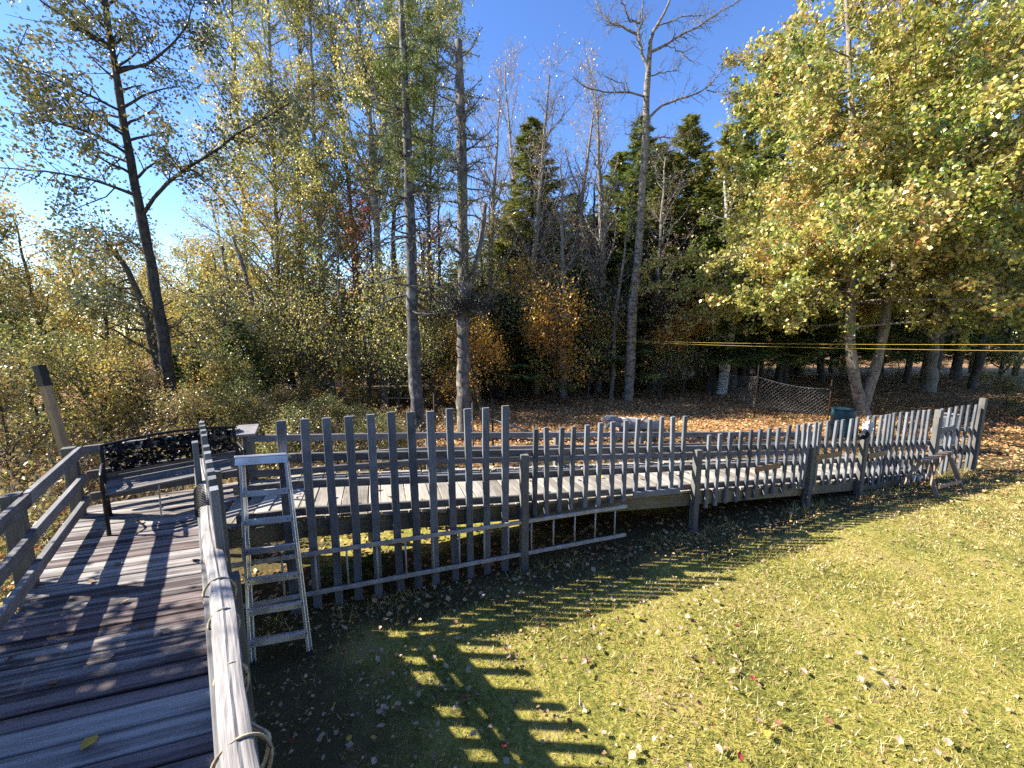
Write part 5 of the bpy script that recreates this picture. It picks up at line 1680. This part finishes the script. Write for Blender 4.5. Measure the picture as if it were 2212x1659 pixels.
# small young spruces at the left
yg = []
for (px, py, Y, lb) in [(510, 690, 12.5, 'young blue-green spruce below the dead snags'), (420, 780, 10.5, 'small young spruce right of the dark aspen foot'), (370, 760, 12.0, 'small young spruce behind the dark aspen foot'), (560, 740, 14.5, 'young spruce left of the slim aspen'), (270, 770, 12.0, 'small young spruce left of the dark aspen trunk')]:
    loc, h = place_px(px, py, Y)
    copy_tree(protos[2], 'young_spruce', loc, gg.uniform(0, 6.28), (h / 9.0 * 1.3, h / 9.0), lb, 'young spruces at the left')

# shade tree standing left of the deck, outside the view: throws the dapple on the boards
maple((-6.3, 1.85), 4.75, .07, 150, 'small leafy tree left of the deck', M['lf_aspen'], nprim=40, ntw=400, L=1.5, size=.08, name='shade_tree', t0=.5)

# ------------------------------------------------------------------ undergrowth, litter and grass
g = np.random.default_rng(160)


def scatter(n_, xr, yr, keep):
    x = g.uniform(*xr, n_); y = g.uniform(*yr, n_)
    m_ = keep(x, y)
    return x[m_], y[m_]


def beyond_left(x, y):
    """the rough ground left of and behind the deck"""
    line = (x - (-3.4)) * 0.785 + (y - 2.3) * 0.62
    return ((line < -0.35) | (y > 5.5 + .1 * x)) & (x < -3.0 + (y - 5) * .15) & (y > 3.4)


x, y = scatter(9000, (-16, -1.5), (3.4, 12.5), beyond_left)
st = []
for i in range(len(x)):
    if i % 3:
        continue
    h = g.uniform(.25, .95) * (0.75 + .45 * min(1, max(0, (-x[i] - 4) / 4)))
    l_ = g.normal(size=2) * .18
    st.append(np.array([[x[i], y[i], -.02, .006], [x[i] + l_[0] * .5, y[i] + l_[1] * .5, h * .55, .005], [x[i] + l_[0], y[i] + l_[1], h, .003]]))
v, f = tubes(st)
ug = props(obj('undergrowth_stems', mesh_np('undergrowth_stems', v, f), M['bk_twig']), 'tangle of thin dry stems beyond the left railing', None, None, 'stuff')
lp_ = leaves_on(g, st, 13, .10, .25)
v, f = leaf_quads(lp_, .075, g, droop=.6, aspect=.6)
props(obj('undergrowth', mesh_np('undergrowth', v, f), M['lf_under']), 'brown and yellow autumn undergrowth beyond the left railing', None, None, 'stuff')


def litter(name, label, n_, xr, yr, keep, size, mat):
    x, y = scatter(n_, xr, yr, keep)
    pos = np.stack([x, y, g.uniform(.0, .035, len(x))], 1)
    v, f = leaf_quads(pos, size, g, flat=2.2, aspect=.75, curl=.16)
    props(obj(name, mesh_np(name, v, f), mat), label, None, None, 'stuff')


litter('leaf_litter', 'thick carpet of brown autumn leaves beyond the ramp', 120000, (-12, 30), (5.5, 26), lambda x, y: (y > far_y(np.clip(x, -3, 9)) + .2) & (g.uniform(0, 1, len(x)) < np.clip(1.25 - (y - 8) / 22, .2, 1)) & (np.abs(x) < y * 1.45), .085, M['litter'])
litter('leaf_litter', 'pale fallen leaves scattered over the lawn', 26000, (-2.5, 16), (1.2, 11), lambda x, y: (y < fence_y(x)) & (g.uniform(0, 1, len(x)) < .35 + .5 * (x > 6) + .25 * (y > fence_y(x) - 1.6)), .036, M['litter_pale'])
litter('leaf_litter', 'brown leaves drifted over the right side of the lawn', 26000, (5.5, 24), (4.5, 15), lambda x, y: (x > 5.5 + g.uniform(0, 1, len(x)) ** .6 * 6.5) & (y < np.where(x < 10, fence_y(x), 99)) & (x < 1.5 * y + 1.5), .07, M['litter'])
litter('leaf_litter', 'yellow leaves covering the ground left of the deck', 9000, (-11, -2.2), (0.2, 6), lambda x, y: ((x + 3.4) * .785 + (y - 2.3) * .62 < -.1), .07, M['litter_pale'])
litter('leaf_litter', 'fallen leaves lying under the deck and ramp', 5200, (-3.5, 8.5), (2.5, 9), lambda x, y: (y > fence_y(x) - .4) & (y < far_y(x) + .4), .07, M['litter'])


def blades(name, label, n_, xr, yr, keep, hmin, hmax, w, mat):
    x, y = scatter(n_, xr, yr, keep)
    m_ = len(x)
    tuft = np.floor(x * 14) * 7.13 + np.floor(y * 14) * 3.77
    hh = np.modf(np.abs(np.sin(tuft) * 43758.5))[0]          # every tuft has its own height and lean
    h2 = np.modf(np.abs(np.sin(tuft * 1.7 + 2) * 24634.6))[0]
    a = g.uniform(0, 6.283, m_)
    h = g.uniform(hmin, hmax, m_) * (0.65 + 0.7 * hh ** 2)
    d = np.stack([np.cos(a), np.sin(a), np.zeros(m_)], 1)
    b = np.stack([x, y, np.full(m_, -.025)], 1)
    lean = g.normal(size=(m_, 2)) * .5 + np.stack([np.cos(h2 * 6.28), np.sin(h2 * 6.28)], 1) * .45
    wd = (w * (1 + .10 * y))[:, None]
    tip = b + np.stack([lean[:, 0] * h, lean[:, 1] * h, h], 1)
    V = np.stack([b - d * wd, b + d * wd, tip], 1).reshape(-1, 3)
    F = (np.arange(m_)[:, None] * 3 + np.array([[0, 1, 2]]))
    props(obj(name, mesh_np(name, V, F), mat), label, None, None, 'stuff')


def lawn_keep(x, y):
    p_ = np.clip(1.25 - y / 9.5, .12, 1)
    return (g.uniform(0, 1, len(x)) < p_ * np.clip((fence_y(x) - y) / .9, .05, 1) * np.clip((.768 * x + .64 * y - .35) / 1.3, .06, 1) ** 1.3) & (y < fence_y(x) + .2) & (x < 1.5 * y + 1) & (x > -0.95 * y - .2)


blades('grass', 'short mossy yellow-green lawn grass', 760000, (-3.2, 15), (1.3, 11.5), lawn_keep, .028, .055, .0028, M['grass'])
blades('grass', 'thin grass growing in the sunny yard beyond the ramp', 55000, (-9, 16), (5, 14), lambda x, y: (y > far_y(np.clip(x, -3, 9)) + .1) & (g.uniform(0, 1, len(x)) < .5 - .03 * (y - 5)), .04, .12, .004, M['grass'])

blades('grass', 'longer uncut grass along the foot of the fence', 60000, (-2.6, 10.2), (3.4, 8.4), lambda x, y: (np.abs(y - fence_y(x) + .12) < .22 * g.uniform(0, 1, len(x))) & (np.sin(x * 2.9 + np.sin(x * 7)) > -.2), .06, .17, .0034, M['grass'])

# ------------------------------------------------------------------ single fallen leaves near the viewer
def leaf_mesh(seed, mat):
    q = np.random.default_rng(seed)
    prof = [(-.5, .03), (-.3, .30), (-.05, .40), (.2, .27), (.5, .0)]
    v, f = [], []
    for i, (u, w_) in enumerate(prof):
        cz = .25 * (u + .1) ** 2 + q.uniform(-.03, .03)
        v += [(u, -w_, cz + w_ * q.uniform(.1, .5)), (u, 0, cz), (u, w_, cz + w_ * q.uniform(.1, .5))]
    for i in range(4):
        a = i * 3
        f += [(a, a + 3, a + 4, a + 1), (a + 1, a + 4, a + 5, a + 2)]
    v += [(-.85, .05, .12)]
    f.append((0, 2, 15))
    me = bpy.data.meshes.new('fallen_leaf')
    me.from_pydata(v, [], f)
    me.materials.append(mat)
    return me


lms = {k: [leaf_mesh(200 + i * 7 + j, M[k]) for j in range(3)] for i, k in enumerate(('fl_pale', 'fl_yellow', 'fl_brown', 'fl_red'))}
LW = {'fl_pale': 'pale tan', 'fl_yellow': 'yellow', 'fl_brown': 'brown', 'fl_red': 'dark red'}


def fallen(x, y, z, key, where, group, size):
    me = lms[key][prng.randrange(3)]
    m = Matrix.Translation(Vector((x, y, z))) @ Matrix.Rotation(prng.uniform(0, 6.28), 4, 'Z') @ Matrix.Rotation(prng.gauss(0, .25), 4, 'X') @ Matrix.Rotation(prng.gauss(0, .25), 4, 'Y') @ Matrix.Scale(size, 4)
    o = put(bpy.data.objects.new('fallen_leaf', me), m)
    props(o, f'{LW[key]} fallen leaf {where}', 'leaf', group)


for k in range(230):
    for _ in range(50):
        x, y = prng.uniform(-1.7, 3.4) - (k % 2) * .8, prng.uniform(1.55, 4.4)
        if y < fence_y(x) - .1 and x > -.75 * y:
            break
    key = prng.choices(list(lms), (66, 11, 18, 5))[0]
    fallen(x, y, .03, key, 'lying on the near lawn', 'fallen leaves on the near lawn', prng.uniform(.04, .068))
for k in range(22):
    s_, t_ = prng.uniform(1.5, 5.6), 0
    lo, hi = cut(s_, LEFT), (cut(s_, NEAR) if s_ < s_corner else cut(s_, RSTART))
    q = V_ * s_ + U * prng.uniform(lo + .1, hi - .12)
    key = prng.choices(list(lms), (25, 6, 68, 1))[0]
    fallen(q.x, q.y, DZ + .012, key, 'lying on the deck boards', 'fallen leaves on the deck', prng.uniform(.045, .075))
for k in range(40):
    X = prng.uniform(-2.2, 6.5)
    q = Vector((X, fence_y(X) + .05, 0)) + perp * prng.uniform(.15, 1.25)
    fallen(q.x, q.y, rz(X) + .015, prng.choices(list(lms), (35, 15, 45, 5))[0], 'lying on the ramp boards', 'fallen leaves on the ramp', prng.uniform(.06, .09))

# green weeds under the fence by the stepladder
for (x, y, lb) in ((-2.05, 4.2, 'green leafy weed behind the stepladder under the ramp'), (-1.75, 4.55, 'green leafy weed between the tall pickets under the ramp')):
    q = np.array([[x, y, 0]]) + g.normal(size=(60, 3)) * np.array([.11, .11, .0]) + np.stack([np.zeros(60), np.zeros(60), g.uniform(.03, .26, 60)], 1)
    v, f = leaf_quads(q, .11, g, flat=1.0, aspect=.6)
    t = thing('weed', (x, y, 0), lb, 'plant', 'weeds by the deck')
    obj('leaves', mesh_np('leaves', v, f), M['fern'], t)
    tube_obj('stems', [np.array([[x, y, -.02, .006], [x + a_, y + b_, .12, .005], [x + 1.6 * a_, y + 1.6 * b_, .24, .003]]) for a_, b_ in g.normal(size=(7, 2)) * .06], M['fern'], t)
